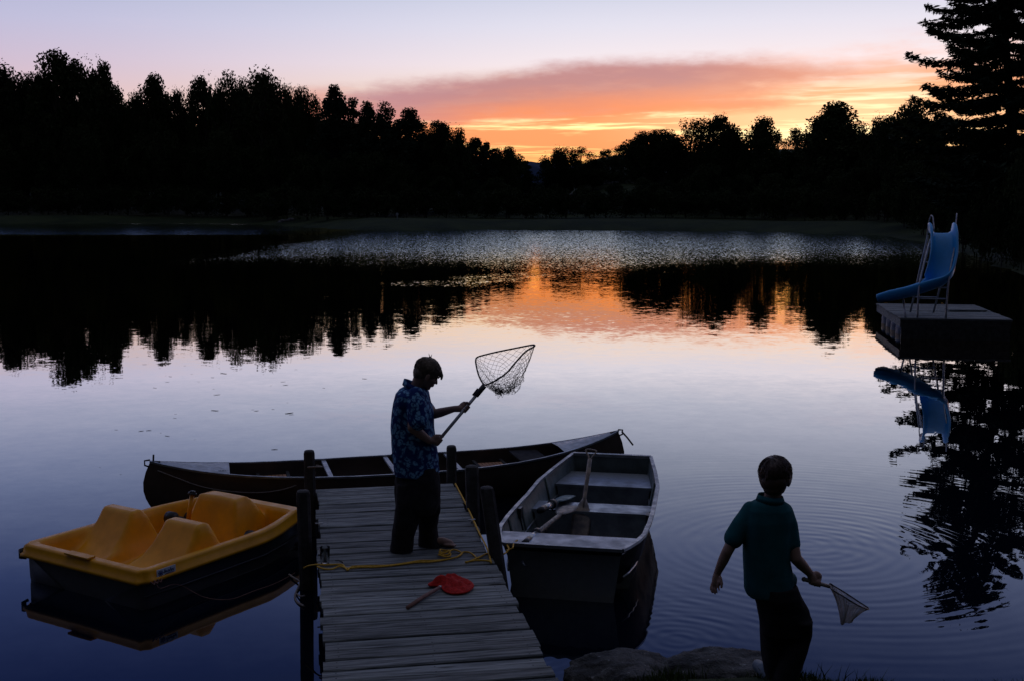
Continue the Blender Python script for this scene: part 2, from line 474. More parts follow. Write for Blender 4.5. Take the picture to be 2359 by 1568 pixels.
def put(name, me, mat=None, parent=None, smooth=True, loc=None):
    if mat: me.materials.clear(); me.materials.append(M[mat] if isinstance(mat, str) else mat)
    if smooth: me.shade_smooth()
    o = bpy.data.objects.new(name, me); COL.objects.link(o)
    if parent is not None: o.parent = parent
    if loc is not None: o.location = loc
    return o
def build(mb, name, mat, parent=None, smooth=True, off=None, loc=None, label=None, fix=True):
    me = mb.mesh(name, off)
    if fix:
        bm = bmesh.new(); bm.from_mesh(me); bmesh.ops.recalc_face_normals(bm, faces=bm.faces); bm.to_mesh(me); bm.free()
    o = put(name, me, mat, parent, smooth, loc)
    if smooth == 'auto': sharp(o)
    if label: o['label'] = label
    return o
def sharp(o, ang=35):
    o.data.shade_smooth()
    bm = bmesh.new(); bm.from_mesh(o.data)
    for e in bm.edges:
        if len(e.link_faces) == 2 and e.calc_face_angle(0) > R(ang): e.smooth = False
    bm.to_mesh(o.data); bm.free()
def thing(name, label, cat, loc=(0, 0, 0), rz=0.0, group=None):
    o = bpy.data.objects.new(name, None); COL.objects.link(o)
    o.location = loc; o.rotation_euler = (0, 0, rz); o.empty_display_size = .2
    return tag(o, label, cat, group)
def tag(o, label=None, cat=None, group=None, kind=None):
    if label: o['label'] = label
    if cat: o['category'] = cat
    if group: o['group'] = group
    if kind: o['kind'] = kind
    return o
def blob(mb, voxel, smooth=4, fac=.5, disp=None):
    """union of closed pieces as one continuous surface"""
    me = mb.mesh('tmp'); o = bpy.data.objects.new('tmp', me); COL.objects.link(o)
    r = o.modifiers.new('r', 'REMESH'); r.mode = 'VOXEL'; r.voxel_size = voxel
    if smooth:
        q = o.modifiers.new('s', 'SMOOTH'); q.iterations = smooth; q.factor = fac
    dg = bpy.context.evaluated_depsgraph_get(); dg.update()
    me2 = bpy.data.meshes.new_from_object(o.evaluated_get(dg))
    bpy.data.objects.remove(o); bpy.data.meshes.remove(me)
    if disp:
        for v in me2.vertices: v.co = v.co + Vector(disp(v.co, v.normal))
    return me2
def shift(me, off):
    me.transform(Matrix.Translation(-Vector(off))); return me
def spline(pts, n=8, closed=False):
    P = [Vector(p) for p in pts]; m = len(P); o = []
    for i in range(m if closed else m - 1):
        g = (lambda k: P[k % m]) if closed else (lambda k: P[max(0, min(m - 1, k))])
        a, b, c, d = g(i - 1), g(i), g(i + 1), g(i + 2)
        for k in range(n):
            t = k / n
            o.append(.5 * ((2 * b) + (c - a) * t + (2 * a - 5 * b + 4 * c - d) * t * t + (3 * b - a - 3 * c + d) * t ** 3))
    if not closed: o.append(P[-1])
    return o
def ss(a, b, x):
    t = max(0., min(1., (x - a) / (b - a))); return t * t * (3 - 2 * t)
def interp(tab, x):
    if x <= tab[0][0]: return tab[0][1]
    for (a, va), (b, vb) in zip(tab, tab[1:]):
        if x <= b: return va + (vb - va) * (x - a) / (b - a)
    return tab[-1][1]

# ------------------------------------------------------------------ terrain and pond
SHORE = [(-14, 6.0), (-3, 6.2), (-1.2, 6.2), (-.2, 6.3), (.25, 6.62), (.8, 6.86), (1.8, 6.86), (2.2, 6.78), (2.8, 6.72), (3.6, 6.7), (8, 7.1), (14, 10), (18, 20),
         (19.8, 34), (19.3, 44), (22, 55), (25, 66), (29.3, 84), (30.2, 99), (21.6, 112.4), (10, 113.6), (-4.3, 116.8), (-11.6, 113), (-18, 117.6),
         (-26, 133), (-33, 145), (-48, 150), (-63, 146), (-95, 140), (-74, 100), (-42, 60), (-24, 25)]
def shore_d(x, y):                # > 0 on land
    best = 1e9; inside = False; n = len(SHORE)
    for i in range(n):
        x1, y1 = SHORE[i]; x2, y2 = SHORE[(i + 1) % n]
        ex, ey = x2 - x1, y2 - y1
        t = max(0, min(1, ((x - x1) * ex + (y - y1) * ey) / (ex * ex + ey * ey)))
        d = (x - x1 - ex * t) ** 2 + (y - y1 - ey * t) ** 2
        if d < best: best = d
        if (y1 > y) != (y2 > y) and x < x1 + (y - y1) / (y2 - y1) * ex: inside = not inside
    return -math.sqrt(best) if inside else math.sqrt(best)
def ground_z(x, y):
    d = shore_d(x, y)
    if d < 0: return max(-2.2, d * .55)
    w = ss(16, 34, y)
    near = .30 * ss(0, .5, d) + max(0, d - .5) * .19
    near = near + max(0, d - 10) * .42  # unseen slope behind the camera, steepened to block low eastern sky light
    near = min(near, 24)
    far = .95 * ss(0, 7, d) + max(0, min(d, 120) - 16) * .045
    z = near * (1 - w) + far * w
    if y > 60: z += (1 - math.exp(-((x / y - .022) / .035) ** 2)) * max(0, min(d, 90) - 20) * .10
    if y > 10: z += .25 * mnoise.noise((x * .06, y * .06, 1)) * ss(2, 8, d)
    else: z += .05 * mnoise.noise((x * 1.7, y * 1.7, 1)) * ss(.1, .8, d)
    return z
def axis(segs):
    o = []
    for a, b, st in segs:
        n = max(1, int(round((b - a) / st)))
        o += [a + (b - a) * i / n for i in range(n)]
    o.append(segs[-1][1]); return o
gx = axis([(-2400, -400, 250), (-400, -110, 20), (-110, -12, 3.5), (-12, -2, .9), (-2, 6, .14), (6, 36, 1.6), (36, 110, 5), (110, 400, 20), (400, 2400, 250)])
gy = axis([(-300, -40, 20), (-40, 4, 3), (4, 8, .13), (8, 30, 2.2), (30, 160, 2.6), (160, 300, 9), (300, 2600, 160)])
mb = MB(); mb.grid([[(x, y, ground_z(x, y)) for x in gx] for y in gy])
tag(build(mb, 'ground', 'ground', fix=False), kind='structure')
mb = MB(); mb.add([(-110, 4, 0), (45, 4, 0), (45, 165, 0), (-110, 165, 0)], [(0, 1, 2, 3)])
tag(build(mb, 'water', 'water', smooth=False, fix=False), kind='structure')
# far wooded hill seen through the gap
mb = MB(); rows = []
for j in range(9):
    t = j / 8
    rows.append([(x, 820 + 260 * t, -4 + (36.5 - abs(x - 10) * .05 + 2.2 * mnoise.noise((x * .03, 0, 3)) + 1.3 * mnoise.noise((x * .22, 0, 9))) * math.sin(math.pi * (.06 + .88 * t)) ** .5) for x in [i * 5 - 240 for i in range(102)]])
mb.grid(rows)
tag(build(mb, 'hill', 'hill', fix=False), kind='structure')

# ------------------------------------------------------------------ trees
def leafquad(mb, c, size, rnd, flat=0.0, asp=1.5):
    d = Vector((rnd.gauss(0, 1), rnd.gauss(0, 1), rnd.gauss(0, 1) * (1 - flat))).normalized()
    e = d.cross(Vector((rnd.gauss(0, 1), rnd.gauss(0, 1), rnd.gauss(0, 1)))).normalized()
    a = d * size * .5 * asp; b = e * size * .5
    mb.add([c - a, c + b * .9, c + a, c - b * .9], [(0, 1, 2, 3)])
def broad_mesh(seed, nlobe=26, per=150, leaf=.030, rx=.27, zlo=.16, gap=0.0, point=0.0, lobe=.12):
    rnd = random.Random(seed); cr = MB(); tr = MB()
    tr.tube([(0, 0, -.05), (.004, .003, .25), (-.006, .004, .5), (.004, -.003, .8)], [.017, .014, .009, .003], 6)
    for i in range(nlobe):
        while True:
            p = Vector((rnd.uniform(-1, 1), rnd.uniform(-1, 1), rnd.uniform(-1, 1)))
            if p.length < 1 and p.length > .35 + gap: break
        zz = zlo + lobe * .8 + (1 - zlo - lobe * 1.5) * (p.z + 1) / 2
        k = 1 - point * ((p.z + 1) / 2) ** 1.3
        c = Vector((p.x * rx * k, p.y * rx * k, zz))
        rl = lobe * rnd.uniform(.65, 1.15)
        tr.tube([(0, 0, max(.15, zz - .22)), (c * .55 + Vector((0, 0, zz * .35))), c], [.006, .004, .0015], 4)
        n = int(per * rnd.uniform(.6, 1.3))
        for _ in range(n):
            q = Vector((rnd.gauss(0, 1), rnd.gauss(0, 1), rnd.gauss(0, .8))).normalized() * rl * rnd.random() ** .45
            leafquad(cr, c + q, leaf * rnd.uniform(.6, 1.3), rnd)
    for _ in range(int(nlobe * per * .003)):       # twigs sticking out
        p = Vector((rnd.gauss(0, 1), rnd.gauss(0, 1), rnd.gauss(0, 1))).normalized()
        k = 1 - point * ((p.z + 1) / 2) ** 1.3
        c = Vector((p.x * (rx + .05) * k, p.y * (rx + .05) * k, zlo + lobe * .6 + (1.02 - zlo - lobe) * (p.z + 1) / 2))
        for _ in range(3): leafquad(cr, c + Vector((rnd.gauss(0, .008), rnd.gauss(0, .008), rnd.gauss(0, .012))), leaf * .7, rnd)
    return cr.mesh('crown'), tr.mesh('trunk')
def conifer_mesh(seed, rbase=.22, levels=24, z0=.10, rise=.10, droop=0.0, leaf=.020, tuft=9, irr=.35, powr=.75):
    rnd = random.Random(seed); cr = MB(); tr = MB()
    tr.tube([(0, 0, -.05), (.002, 0, .4), (-.002, .002, .8), (0, 0, .99)], [.016, .011, .005, .001], 6)
    for i in range(levels):
        z = min(.975, z0 + (.985 - z0) * (i / (levels - 1)) ** .92 + rnd.uniform(-.02, .02))
        L0 = rbase * (1 - (z - z0) / (1 - z0)) ** powr + .012
        nb = rnd.randint(6, 8); a0 = rnd.random() * 6.28
        for b in range(nb):
            L = L0 * rnd.uniform(1 - irr, 1 + irr * .6); a = a0 + b * 6.283 / nb + rnd.uniform(-.3, .3); zb = z + rnd.uniform(-.03, .03) * (1.1 - z)
            dirv = Vector((math.cos(a), math.sin(a), 0))
            end = Vector((0, 0, zb)) + dirv * L + Vector((0, 0, L * (rise - droop) + rnd.uniform(-.01, .01)))
            tr.tube([(0, 0, z), end], [.003, .0008], 3, cap=False)
            steps = max(3, int(L / .016))
            for k in range(1, steps + 1):
                t = k / steps
                p = Vector((0, 0, min(zb, .985))) + dirv * L * t + Vector((0, 0, L * (rise * t * t * 1.6 - droop * t)))
                wdt = .25 * L * (1.1 - t) + .010
                for _ in range(tuft if t > .25 else tuft // 3):
                    q = p + Vector((-dirv.y, dirv.x, 0)) * rnd.uniform(-wdt, wdt) + Vector((0, 0, rnd.uniform(-.012, .009)))
                    leafquad(cr, q, leaf * rnd.uniform(.6, 1.2), rnd, .35, 1.9)
    for _ in range(40):
        leafquad(cr, Vector((rnd.gauss(0, .005), rnd.gauss(0, .005), rnd.uniform(.93, 1.0))), leaf * .6, rnd)
    return cr.mesh('crown'), tr.mesh('trunk')
PROTO = {}
def proto(kind, i, fn):
    c, t = fn()
    zs = sorted(v.co.z for v in c.vertices); zt = zs[int(len(zs) * .996)]
    for v in c.vertices:
        v.co.z /= zt
        if v.co.z > 1: v.co.z = 1 + (v.co.z - 1) * .65
    c.materials.append(M['needle' if kind in ('pine', 'spruce') else 'leaf']); t.materials.append(M['bark'])
    PROTO.setdefault(kind, []).append((c, t))
for i in range(4): proto('broad', i, lambda: broad_mesh(10 + i, 50, 300, .0185, .29, .08, point=.22, lobe=.115))
for i in range(3): proto('airy', i, lambda: broad_mesh(30 + i, 40, 120, .018, .25, .2, point=.35, lobe=.10))
for i in range(3): proto('dome', i, lambda: broad_mesh(60 + i, 64, 280, .017, .30, .06, point=.58, lobe=.10))
for i in range(3): proto('bushy', i, lambda: broad_mesh(50 + i, 30, 120, .034, .44, .0, lobe=.17, point=.25))
for i in range(3): proto('pine', i, lambda: broad_mesh(80 + i, 110, 130, .016, .34, .04, point=.86, lobe=.062))
for i in range(3): proto('spruce', i, lambda: broad_mesh(95 + i, 110, 120, .014, .27, .02, point=.95, lobe=.046))
HALF = {'dome': .30, 'broad': .30, 'airy': .26, 'bushy': .50, 'pine': .24, 'spruce': .19}
trnd = random.Random(5)
def tree(kind, x, y, h, half, label, group, name=None, idx=None):
    nm = name or {'dome': 'broadleaf_tree', 'broad': 'broadleaf_tree', 'airy': 'broadleaf_tree', 'bushy': 'bush', 'pine': 'pine_tree', 'spruce': 'spruce_tree'}[kind]
    z = ground_z(x, y) - .15
    t = thing(nm, label, 'bush' if kind == 'bushy' else 'tree', (x, y, z), trnd.random() * 6.28, group)
    c, tr = PROTO[kind][trnd.randrange(len(PROTO[kind])) if idx is None else idx]
    k = half / HALF[kind]
    t.scale = (k, k, h)
    put('crown', c, None, t, False); put('trunk', tr, None, t, False)
    return t
def sky_tree(px, py, half, kind, D, label, group='trees standing out on the far skyline'):
    half *= {'pine': 1.9, 'spruce': 2.1, 'broad': 1.4, 'airy': 1.3, 'dome': 1.6}[kind]
    p = at(px, py, D)
    return tree(kind, p.x, p.y, p.z - ground_z(p.x, p.y) + .15, half * D / FPX, label, group)
# (pixel column and top of the silhouette, half width, kind, distance, what tells it apart)
SKY = [
 (2, 158, 45, 'pine', 175, 'tall dark pine cut by the left edge of the picture'),
 (38, 176, 40, 'broad', 168, 'low round tree just right of the pine at the left edge'),
 (92, 172, 34, 'broad', 172, 'leafy flank left of the tallest crown on the left'),
 (124, 124, 50, 'dome', 166, 'tallest tree on the left shore, pointed crown above the rest'),
 (180, 143, 44, 'broad', 168, 'rounded crown joined to the right of the tallest left tree'),
 (222, 146, 36, 'broad', 171, 'rounded crown ending the tall left clump'),
 (272, 196, 30, 'airy', 176, 'thin see-through tree right of the tall left clump'),
 (312, 216, 28, 'broad', 172, 'low tree in the dip left of the lone pointed pine'),
 (354, 178, 40, 'dome', 168, 'lone pointed pine between two dips on the left skyline'),
 (398, 212, 26, 'broad', 172, 'low tree in the dip right of the lone pointed pine'),
 (432, 206, 26, 'airy', 170, 'wispy low tree starting the long left ridge of crowns'),
 (470, 180, 36, 'broad', 168, 'first full crown of the long ridge of trees left of centre'),
 (518, 174, 34, 'broad', 165, 'second full crown of the long ridge, twiggy top'),
 (560, 188, 30, 'broad', 170, 'lower crown tucked left of the feathery round tree'),
 (602, 160, 46, 'airy', 162, 'feathery round tree, highest of the middle left ridge'),
 (606, 176, 40, 'broad', 172, 'dense dark tree behind the feathery round tree'),
 (652, 200, 26, 'broad', 166, 'tree right of the feathery round tree'),
 (688, 204, 24, 'broad', 160, 'broad tree at mid slope of the falling left ridge'),
 (728, 218, 24, 'airy', 160, 'thin crown left of the dark pointed pine on the slope'),
 (770, 202, 34, 'pine', 156, 'dark pointed pine standing on the falling left ridge'),
 (812, 230, 24, 'spruce', 156, 'small spruce right of the dark pointed pine'),
 (846, 238, 24, 'spruce', 152, 'narrow spruce at the foot of the pink cloud'),
 (888, 243, 32, 'pine', 150, 'shaggy pine left of the leaning feathered pine'),
 (944, 254, 38, 'pine', 148, 'feathered pine with open branches against orange cloud'),
 (985, 300, 24, 'broad', 150, 'low tree between the feathered pine and the twin crown'),
 (1014, 283, 34, 'dome', 146, 'double topped tree lit from behind by orange cloud'),
 (1044, 296, 30, 'broad', 146, 'round shoulder right of the double topped tree'),
 (1094, 320, 26, 'spruce', 150, 'pointed spruce near the low end of the left ridge'),
 (1120, 330, 16, 'spruce', 152, 'thin little spruce beside the low end of the ridge'),
 (1138, 344, 22, 'spruce', 154, 'small spruce left of the round topped tree'),
 (1168, 340, 28, 'broad', 152, 'round topped tree last before the gap with the hill'),
 (1212, 372, 17, 'spruce', 156, 'smallest spruce standing at the left of the gap'),
 (1288, 342, 32, 'broad', 165, 'round tree right of the gap with the blue hill'),
 (1338, 340, 32, 'airy', 165, 'open round tree second to the right of the gap'),
 (1366, 368, 28, 'broad', 160, 'low bushy tree right of the open round trees'),
 (1402, 344, 22, 'airy', 168, 'spindly tree with few leaves against yellow sky'),
 (1432, 334, 26, 'airy', 165, 'spindly tree beside the wide flat topped tree'),
 (1482, 306, 36, 'broad', 150, 'left half of the wide flat topped tree right of centre'),
 (1530, 300, 42, 'broad', 148, 'right half of the wide flat topped tree right of centre'),
 (1592, 276, 36, 'airy', 150, 'glowing lacy tree left of the tall round dark tree'),
 (1652, 268, 44, 'broad', 146, 'tall round dark tree right of the lacy tree'),
 (1696, 306, 26, 'broad', 150, 'shoulder tree right of the tall round dark tree'),
 (1752, 274, 38, 'dome', 144, 'pointed tree standing alone right of the round dark tree'),
 (1794, 306, 24, 'airy', 148, 'sparse saplings right of the pointed lone tree'),
 (1836, 296, 28, 'airy', 148, 'sparse saplings left of the great pointed crown'),
 (1928, 240, 62, 'dome', 134, 'great pointed crown under the brightest cloud'),
 (1890, 284, 36, 'broad', 138, 'left shoulder of the great pointed crown'),
 (1972, 286, 36, 'broad', 136, 'right shoulder of the great pointed crown'),
 (2024, 272, 30, 'broad', 126, 'small rounded tree in the bright gap on the right'),
 (2076, 250, 44, 'broad', 116, 'dark rounded tree left of the big near spruce'),
 (2118, 238, 42, 'broad', 112, 'big dark dome of leaves touching the near spruce'),
 (2160, 264, 30, 'broad', 108, 'dark dome right under the spruce branches'),
 (2222, 322, 28, 'broad', 100, 'dark tree beneath the spruce left of its trunk'),
 (2300, 300, 40, 'broad', 96, 'dark tree beneath the spruce around its trunk'),
 (2355, 318, 36, 'broad', 92, 'dark tree at the right edge behind the spruce'),
]
for r in SKY: sky_tree(*r)
# the lower wood that closes the treeline: alike dark trees nobody could tell apart
frnd = random.Random(21)
topline = [(0, 176), (110, 150), (230, 165), (300, 225), (354, 205), (420, 225), (520, 195), (620, 195), (700, 226), (800, 256), (900, 286), (1000, 310), (1100, 345), (1170, 362), (1200, 392), (1222, 430), (1240, 436), (1262, 400), (1300, 368), (1400, 380),
           (1470, 335), (1560, 335), (1640, 310), (1720, 340), (1800, 340), (1880, 310), (1960, 305), (2030, 305), (2120, 280), (2250, 345), (2359, 345)]
def fill(px, frac, D, kind, group='dark trees closing the treeline', lab='dark tree in the black wood closing the far shore'):
    yt = interp(topline, px); yb = 500
    y = yt + (yb - yt) * frac
    p = at(px, y, D); h = p.z - ground_z(p.x, p.y)
    if h < 1.5: return
    tree(kind, p.x, p.y, h, min(h * .36, 46 * D / FPX) * frnd.uniform(.9, 1.2), lab, group)
px = -30
while px < 2400:
    D = interp([(-30, 178), (700, 168), (1200, 170), (1500, 158), (1900, 146), (2100, 122), (2400, 98)], px)
    fill(px + frnd.uniform(-10, 10), frnd.uniform(.08, .2), D + 4 + frnd.uniform(-3, 5), frnd.choice(['broad', 'broad', 'pine']))
    px += 44
px = -20
while px < 2400:
    D = interp([(-30, 162), (300, 163), (700, 150), (1100, 138), (1240, 140), (1500, 138), (1900, 128), (2100, 108), (2230, 84), (2400, 70)], px)
    fill(px + frnd.uniform(-15, 15), frnd.uniform(.32, .5), D + frnd.uniform(-3, 5), 'broad', 'dark trees in front of the treeline', 'lower dark tree along the front of the far wood')
    px += 50
px = 1256
while px < 2020:
    D = interp([(1250, 172), (1500, 160), (1900, 146), (2030, 130)], px); p = at(px + frnd.uniform(-6, 6), frnd.uniform(385, 402), D); h = p.z - ground_z(p.x, p.y)
    if h > 1: tree('bushy', p.x, p.y, h, 30 * D / FPX, 'dark thicket between the trunks of the right-hand wood', 'thicket inside the right-hand wood')
    px += 22
# bushes at the wood's foot
px = -30
while px < 2420:
    D = interp([(-30, 157), (300, 158), (560, 152), (760, 133), (1080, 131), (1700, 128), (2000, 116), (2100, 99), (2180, 80), (2260, 56), (2400, 47)], px)
    y = frnd.uniform(420, 445)
    p = at(px, y, D); h = p.z - ground_z(p.x, p.y)
    tree('bushy', p.x, p.y, h, 46 * D / FPX, 'dark bush at the foot of the far wood', 'bushes at the foot of the wood')
    px += 46
# bushes closing the right bank down to the water
for (px, yt, D, hw) in ((2236, 330, 70, 40), (2290, 330, 60, 55), (2350, 340, 52, 60), (2262, 430, 58, 36), (2310, 440, 50, 45), (2368, 460, 44, 60), (2256, 520, 54, 26), (2300, 540, 46, 32), (2350, 560, 41, 40), (2400, 480, 38, 60)):
    p = at(px, yt, D)
    if shore_d(p.x, p.y) < .6: p.x += 2.0
    h = p.z - ground_z(p.x, p.y)
    tree('bushy', p.x, p.y, h, hw * D / FPX, 'dark bush hanging over the right bank beyond the raft', 'bushes on the right bank')

# the big spruce on the right bank
def near_spruce():
    rnd = random.Random(4)
    D = 58.0
    b = at(2352, 560, D); top = at(2290, -300, D)
    bz = ground_z(b.x, D)
    root = thing('spruce_tree', 'big near spruce at the right edge with long layered branches', 'tree', (b.x, D, bz))
    H = top.z - bz; lean = Vector((top.x - b.x, 0, H))
    tr = MB(); cr = MB()
    tr.tube([lean * t for t in (-.01, .25, .5, .75, 1)], [.34, .27, .19, .1, .02], 9)
    lev = 0.16
    while lev < .985:
        L0 = 7.1 * (1 - lev) ** .62 + .3
        nb = rnd.randint(5, 7); a0 = rnd.random() * 6.28
        for k in range(nb):
            a = a0 + k * 6.283 / nb + rnd.uniform(-.25, .25)
            L = L0 * rnd.uniform(.62, 1.08); d = Vector((math.cos(a), math.sin(a), 0)); sd_ = Vector((-d.y, d.x, 0))
            bend = rnd.uniform(.08, .2); base = lean * min(.99, lev + rnd.uniform(-.016, .016)); tipup = rnd.uniform(.06, .22)
            def pos(t): return base + d * L * t + Vector((0, 0, L * (-.10 * t - bend * t * (1 - t) * 1.2 + tipup * t ** 3)))
            tr.tube([pos(t) for t in (0, .3, .6, .85, 1)], [.06, .045, .028, .015, .006], 4)
            n = int(L / .14)
            for j in range(2, n + 1):
                t = j / n
                tw = (.15 + .30 * L * (1 - t) * (.35 + t)) * rnd.uniform(.6, 1.1)
                for sgn in (-1, 1):
                    p0 = pos(t); p1 = p0 + (sd_ * sgn * .85 + d * .75) * tw + Vector((0, 0, rnd.uniform(-.12, .05) * tw))
                    m = max(2, int(tw / .13))
                    for q in range(m + 1):
                        c = p0.lerp(p1, q / m)
                        for _r in range(3):
                         if rnd.random() < .9:
                            dirv = (sd_ * sgn + d).normalized(); cc = c + Vector((rnd.gauss(0, .05), rnd.gauss(0, .05), rnd.gauss(0, .085)))
                            ax = (dirv + Vector((rnd.gauss(0, .35), rnd.gauss(0, .35), rnd.gauss(-.1, .3)))).normalized()
                            e = ax.cross(Vector((rnd.gauss(0, .5), rnd.gauss(0, .5), 1))).normalized()
                            s1 = rnd.uniform(.13, .24); s2 = s1 * .30
                            cr.add([cc - ax * s1, cc + e * s2, cc + ax * s1, cc - e * s2], [(0, 1, 2, 3)])
                        if rnd.random() < .35:    # hanging sprays
                            ax = Vector((rnd.gauss(0, .3), rnd.gauss(0, .3), -1)).normalized(); e = Vector((rnd.gauss(0, 1), rnd.gauss(0, 1), 0)).normalized()
                            s1 = rnd.uniform(.08, .16)
                            cr.add([c, c + ax * s1 + e * s1 * .3, c + ax * s1 * 2, c + ax * s1 - e * s1 * .3], [(0, 1, 2, 3)])
        lev += .028 * rnd.uniform(.8, 1.3) + .012 * (1 - lev)
    put('trunk', tr.mesh('trunk'), 'bark', root); put('crown', cr.mesh('crown'), 'needle', root, False)
    print('spruce faces', len(cr.f))
near_spruce()

# a few details of the far bank
mb = MB()
for i in range(7):
    p = at(640 + i * 6, 484 + (i % 3) * 2, 140); r = .16 + .10 * ((i * 7) % 3)
    mb.ell((p.x, p.y, ground_z(p.x, p.y) + r * .4), (r * 1.3, r, r * .8), None, 7, 5)
tag(build(mb, 'rock_pile', 'rock', smooth=False, loc=(0, 0, 0)), 'small pale rock pile on the far left bank below the wood', 'rocks')
p = at(915, 494, 121); mb = MB(); mb.box((0, 0, .35), (.10, .06, .7)); mb.box((0, 0, .55), (.26, .07, .26))
o = build(mb, 'marker_board', 'steel', smooth=False, loc=(p.x, p.y, ground_z(p.x, p.y))); tag(o, 'tiny white board standing on the grass of the far bank', 'marker')

# ------------------------------------------------------------------ dock
dock = thing('dock', 'weathered grey plank dock running out between the boats', 'dock', (-1.162, 10.52, 0), R(10))
DZ = .40
prnd = random.Random(8)
def plank_mesh(seed):
    rn = random.Random(seed); mb = MB(); rows = []
    L, w, h = 1.25, .1325, .038
    n = 9; top = []; 
    vs = []; fs = []
    for i in range(n):
        x = -L / 2 + L * i / (n - 1)
        j = [rn.uniform(-.0022, .0022) for _ in range(4)]
        prof = [(-w / 2 + j[0], -h), (-w / 2 + j[1], -.006), (-w / 2 + .006, 0), (0, .0012 + j[2]), (w / 2 - .006, 0), (w / 2 + j[3], -.006), (w / 2, -h)]
        vs += [(x, y, z) for y, z in prof]
    m = 7
    for i in range(n - 1):
        for k in range(m):
            l = (k + 1) % m; fs.append((i * m + k, i * m + l, (i + 1) * m + l, (i + 1) * m + k))
    fs += [tuple(range(m))[::-1], tuple((n - 1) * m + k for k in range(m))]
    mb.add(vs, fs); me = mb.mesh('plank')
    bm = bmesh.new(); bm.from_mesh(me); bmesh.ops.recalc_face_normals(bm, faces=bm.faces); bm.to_mesh(me); bm.free()
    me.materials.append(M['plank']); return me
pm = [plank_mesh(i) for i in range(6)]
for i in range(42):
    o = bpy.data.objects.new('plank', pm[prnd.randrange(6)]); COL.objects.link(o); o.parent = dock
    o.location = (prnd.uniform(-.02, .02), -(i + .5) * .1455 + prnd.uniform(-.002, .002), DZ + prnd.uniform(-.005, .004))
    o.rotation_euler = (prnd.uniform(-.012, .012), prnd.uniform(-.003, .003), prnd.uniform(-.006, .006) + (math.pi if prnd.random() < .5 else 0))
for x in (-.55, 0, .55):
    mb = MB(); mb.box((x, -3.05, DZ - .12), (.045, 6.0, .155)); build(mb, 'stringer', 'post', dock, False)
mb = MB(); mb.box((0, -.03, DZ - .12), (1.22, .045, .15)); build(mb, 'end_board', 'post', dock, False)
DM = Matrix.Translation((-1.162, 10.52, 0)) @ Matrix.Rotation(R(10), 4, 'Z'); DI = DM.inverted()
def post(topw, basew, w):
    a = DI @ Vector(topw); b = DI @ Vector(basew); d = (a - b).normalized()
    pts = [b, b.lerp(a, .5), a - d * .03, a - d * .008, a]
    mb = MB()
    rings = []
    for p, k in zip(pts, (1, 1, 1, .88, .6)):
        ring = []
        for q in range(12):
            ang = 2 * math.pi * q / 12; cx, cy = math.cos(ang), math.sin(ang)
            m = max(abs(cx), abs(cy)); rr = w / 2 * (.75 / m + .25) * k
            ring.append(p + Vector((cx * rr, cy * rr, 0)))
        rings.append(ring)
    mb.loft(rings); build(mb, 'post', 'post', dock, 'auto')
p = at(712, 1036, 10.28); post(p, (p.x + .01, p.y, -1.2), .098)
p = at(698, 1128, 8.84); post(p, (p.x + .03, p.y, -1.2), .105)
p = at(1040, 1025, 10.72); post(p, (p.x, p.y, -1.2), .092)
p = at(1087, 1071, 9.72); post(p, (p.x + .04, p.y + .0, -1.2), .115)
p = at(1121, 1120, 8.42); q = onz(1147, 1290, .38); post(p, (q.x + .19, q.y - .08, -1.0), .105)
for (x, y) in ((735, 1213), (1087, 1204)):
    c = DI @ onz(x, y, DZ); mb = MB()
    mb.tube([c + Vector((-.03, 0, .03)), c + Vector((.03, 0, .03))], .006, 6); mb.tube([c, c + Vector((0, 0, .03))], .008, 6)
    build(mb, 'cleat', 'foil', dock)

# ------------------------------------------------------------------ jon boat
JA = math.atan2(.98, .198) - math.pi / 2
jon = thing('rowboat', 'grey square-ended aluminium rowboat tied right of the dock, oars inside', 'rowboat', (.375, 8.525, 0), JA)
JL = 3.23
JW = [(0, .45), (.12, .495), (.28, .54), (.47, .572), (.84, .582), (1.2, .578), (2.1, .552), (2.6, .49), (3.0, .43), (3.23, .395)]
def jw(s): return interp(JW, s)
def jsheer(s): return .385 + .035 * abs(s / JL - .5) * 2
def jsec(s, k, off=0.0):
    """outer section: k 0 keel centre .. 1 gunwale, per side"""
    rake = .26 * max(0, 1 - s / .9) if s < .9 else 0
    g = jsheer(s); w = jw(s) - off; bw = w * .80
    zb = -.09 + .20 * max(0, 1 - s / .8) ** 2 + off
    prof = [(0, zb), (bw * .5, zb), (bw * .96, zb + .012), (bw, zb + .05), (bw + (w - bw) * .45, zb + (g - zb) * .5), (bw + (w - bw) * .5 + .008, zb + (g - zb) * .53), (w, g)]
    return [(px_, s + rake * (1 - (pz - zb) / (g - zb)), pz) for px_, pz in prof]
svals = [0, .06, .15, .28, .47, .65, .84, 1.2, 1.6, 2.1, 2.4, 2.6, 2.8, 3.0, 3.12, JL]
def jrows(off, ss_):
    rows = []
    for s in ss_:
        h = jsec(s, 0, off)
        rows.append([(-x, y, z) for x, y, z in h[::-1]] + h[1:])
    return rows
mb = MB(); R0 = jrows(0, svals); mb.grid(R0)
n = len(R0[0])
for rr_ in (R0[0], R0[-1]): mb.add(rr_, [tuple(range(n))])
build(mb, 'hull', 'hulldark', jon, 'auto')
iv = [max(.02, min(JL - .02, s)) for s in svals]
mb = MB(); R1 = jrows(.012, iv); mb.grid(R1)
for rr_ in (R1[0], R1[-1]): mb.add(rr_, [tuple(range(n))])
build(mb, 'lining', 'aludull', jon, 'auto')
gl = [(-jw(s), s, jsheer(s)) for s in svals]; gr = [(jw(s), s, jsheer(s)) for s in svals]
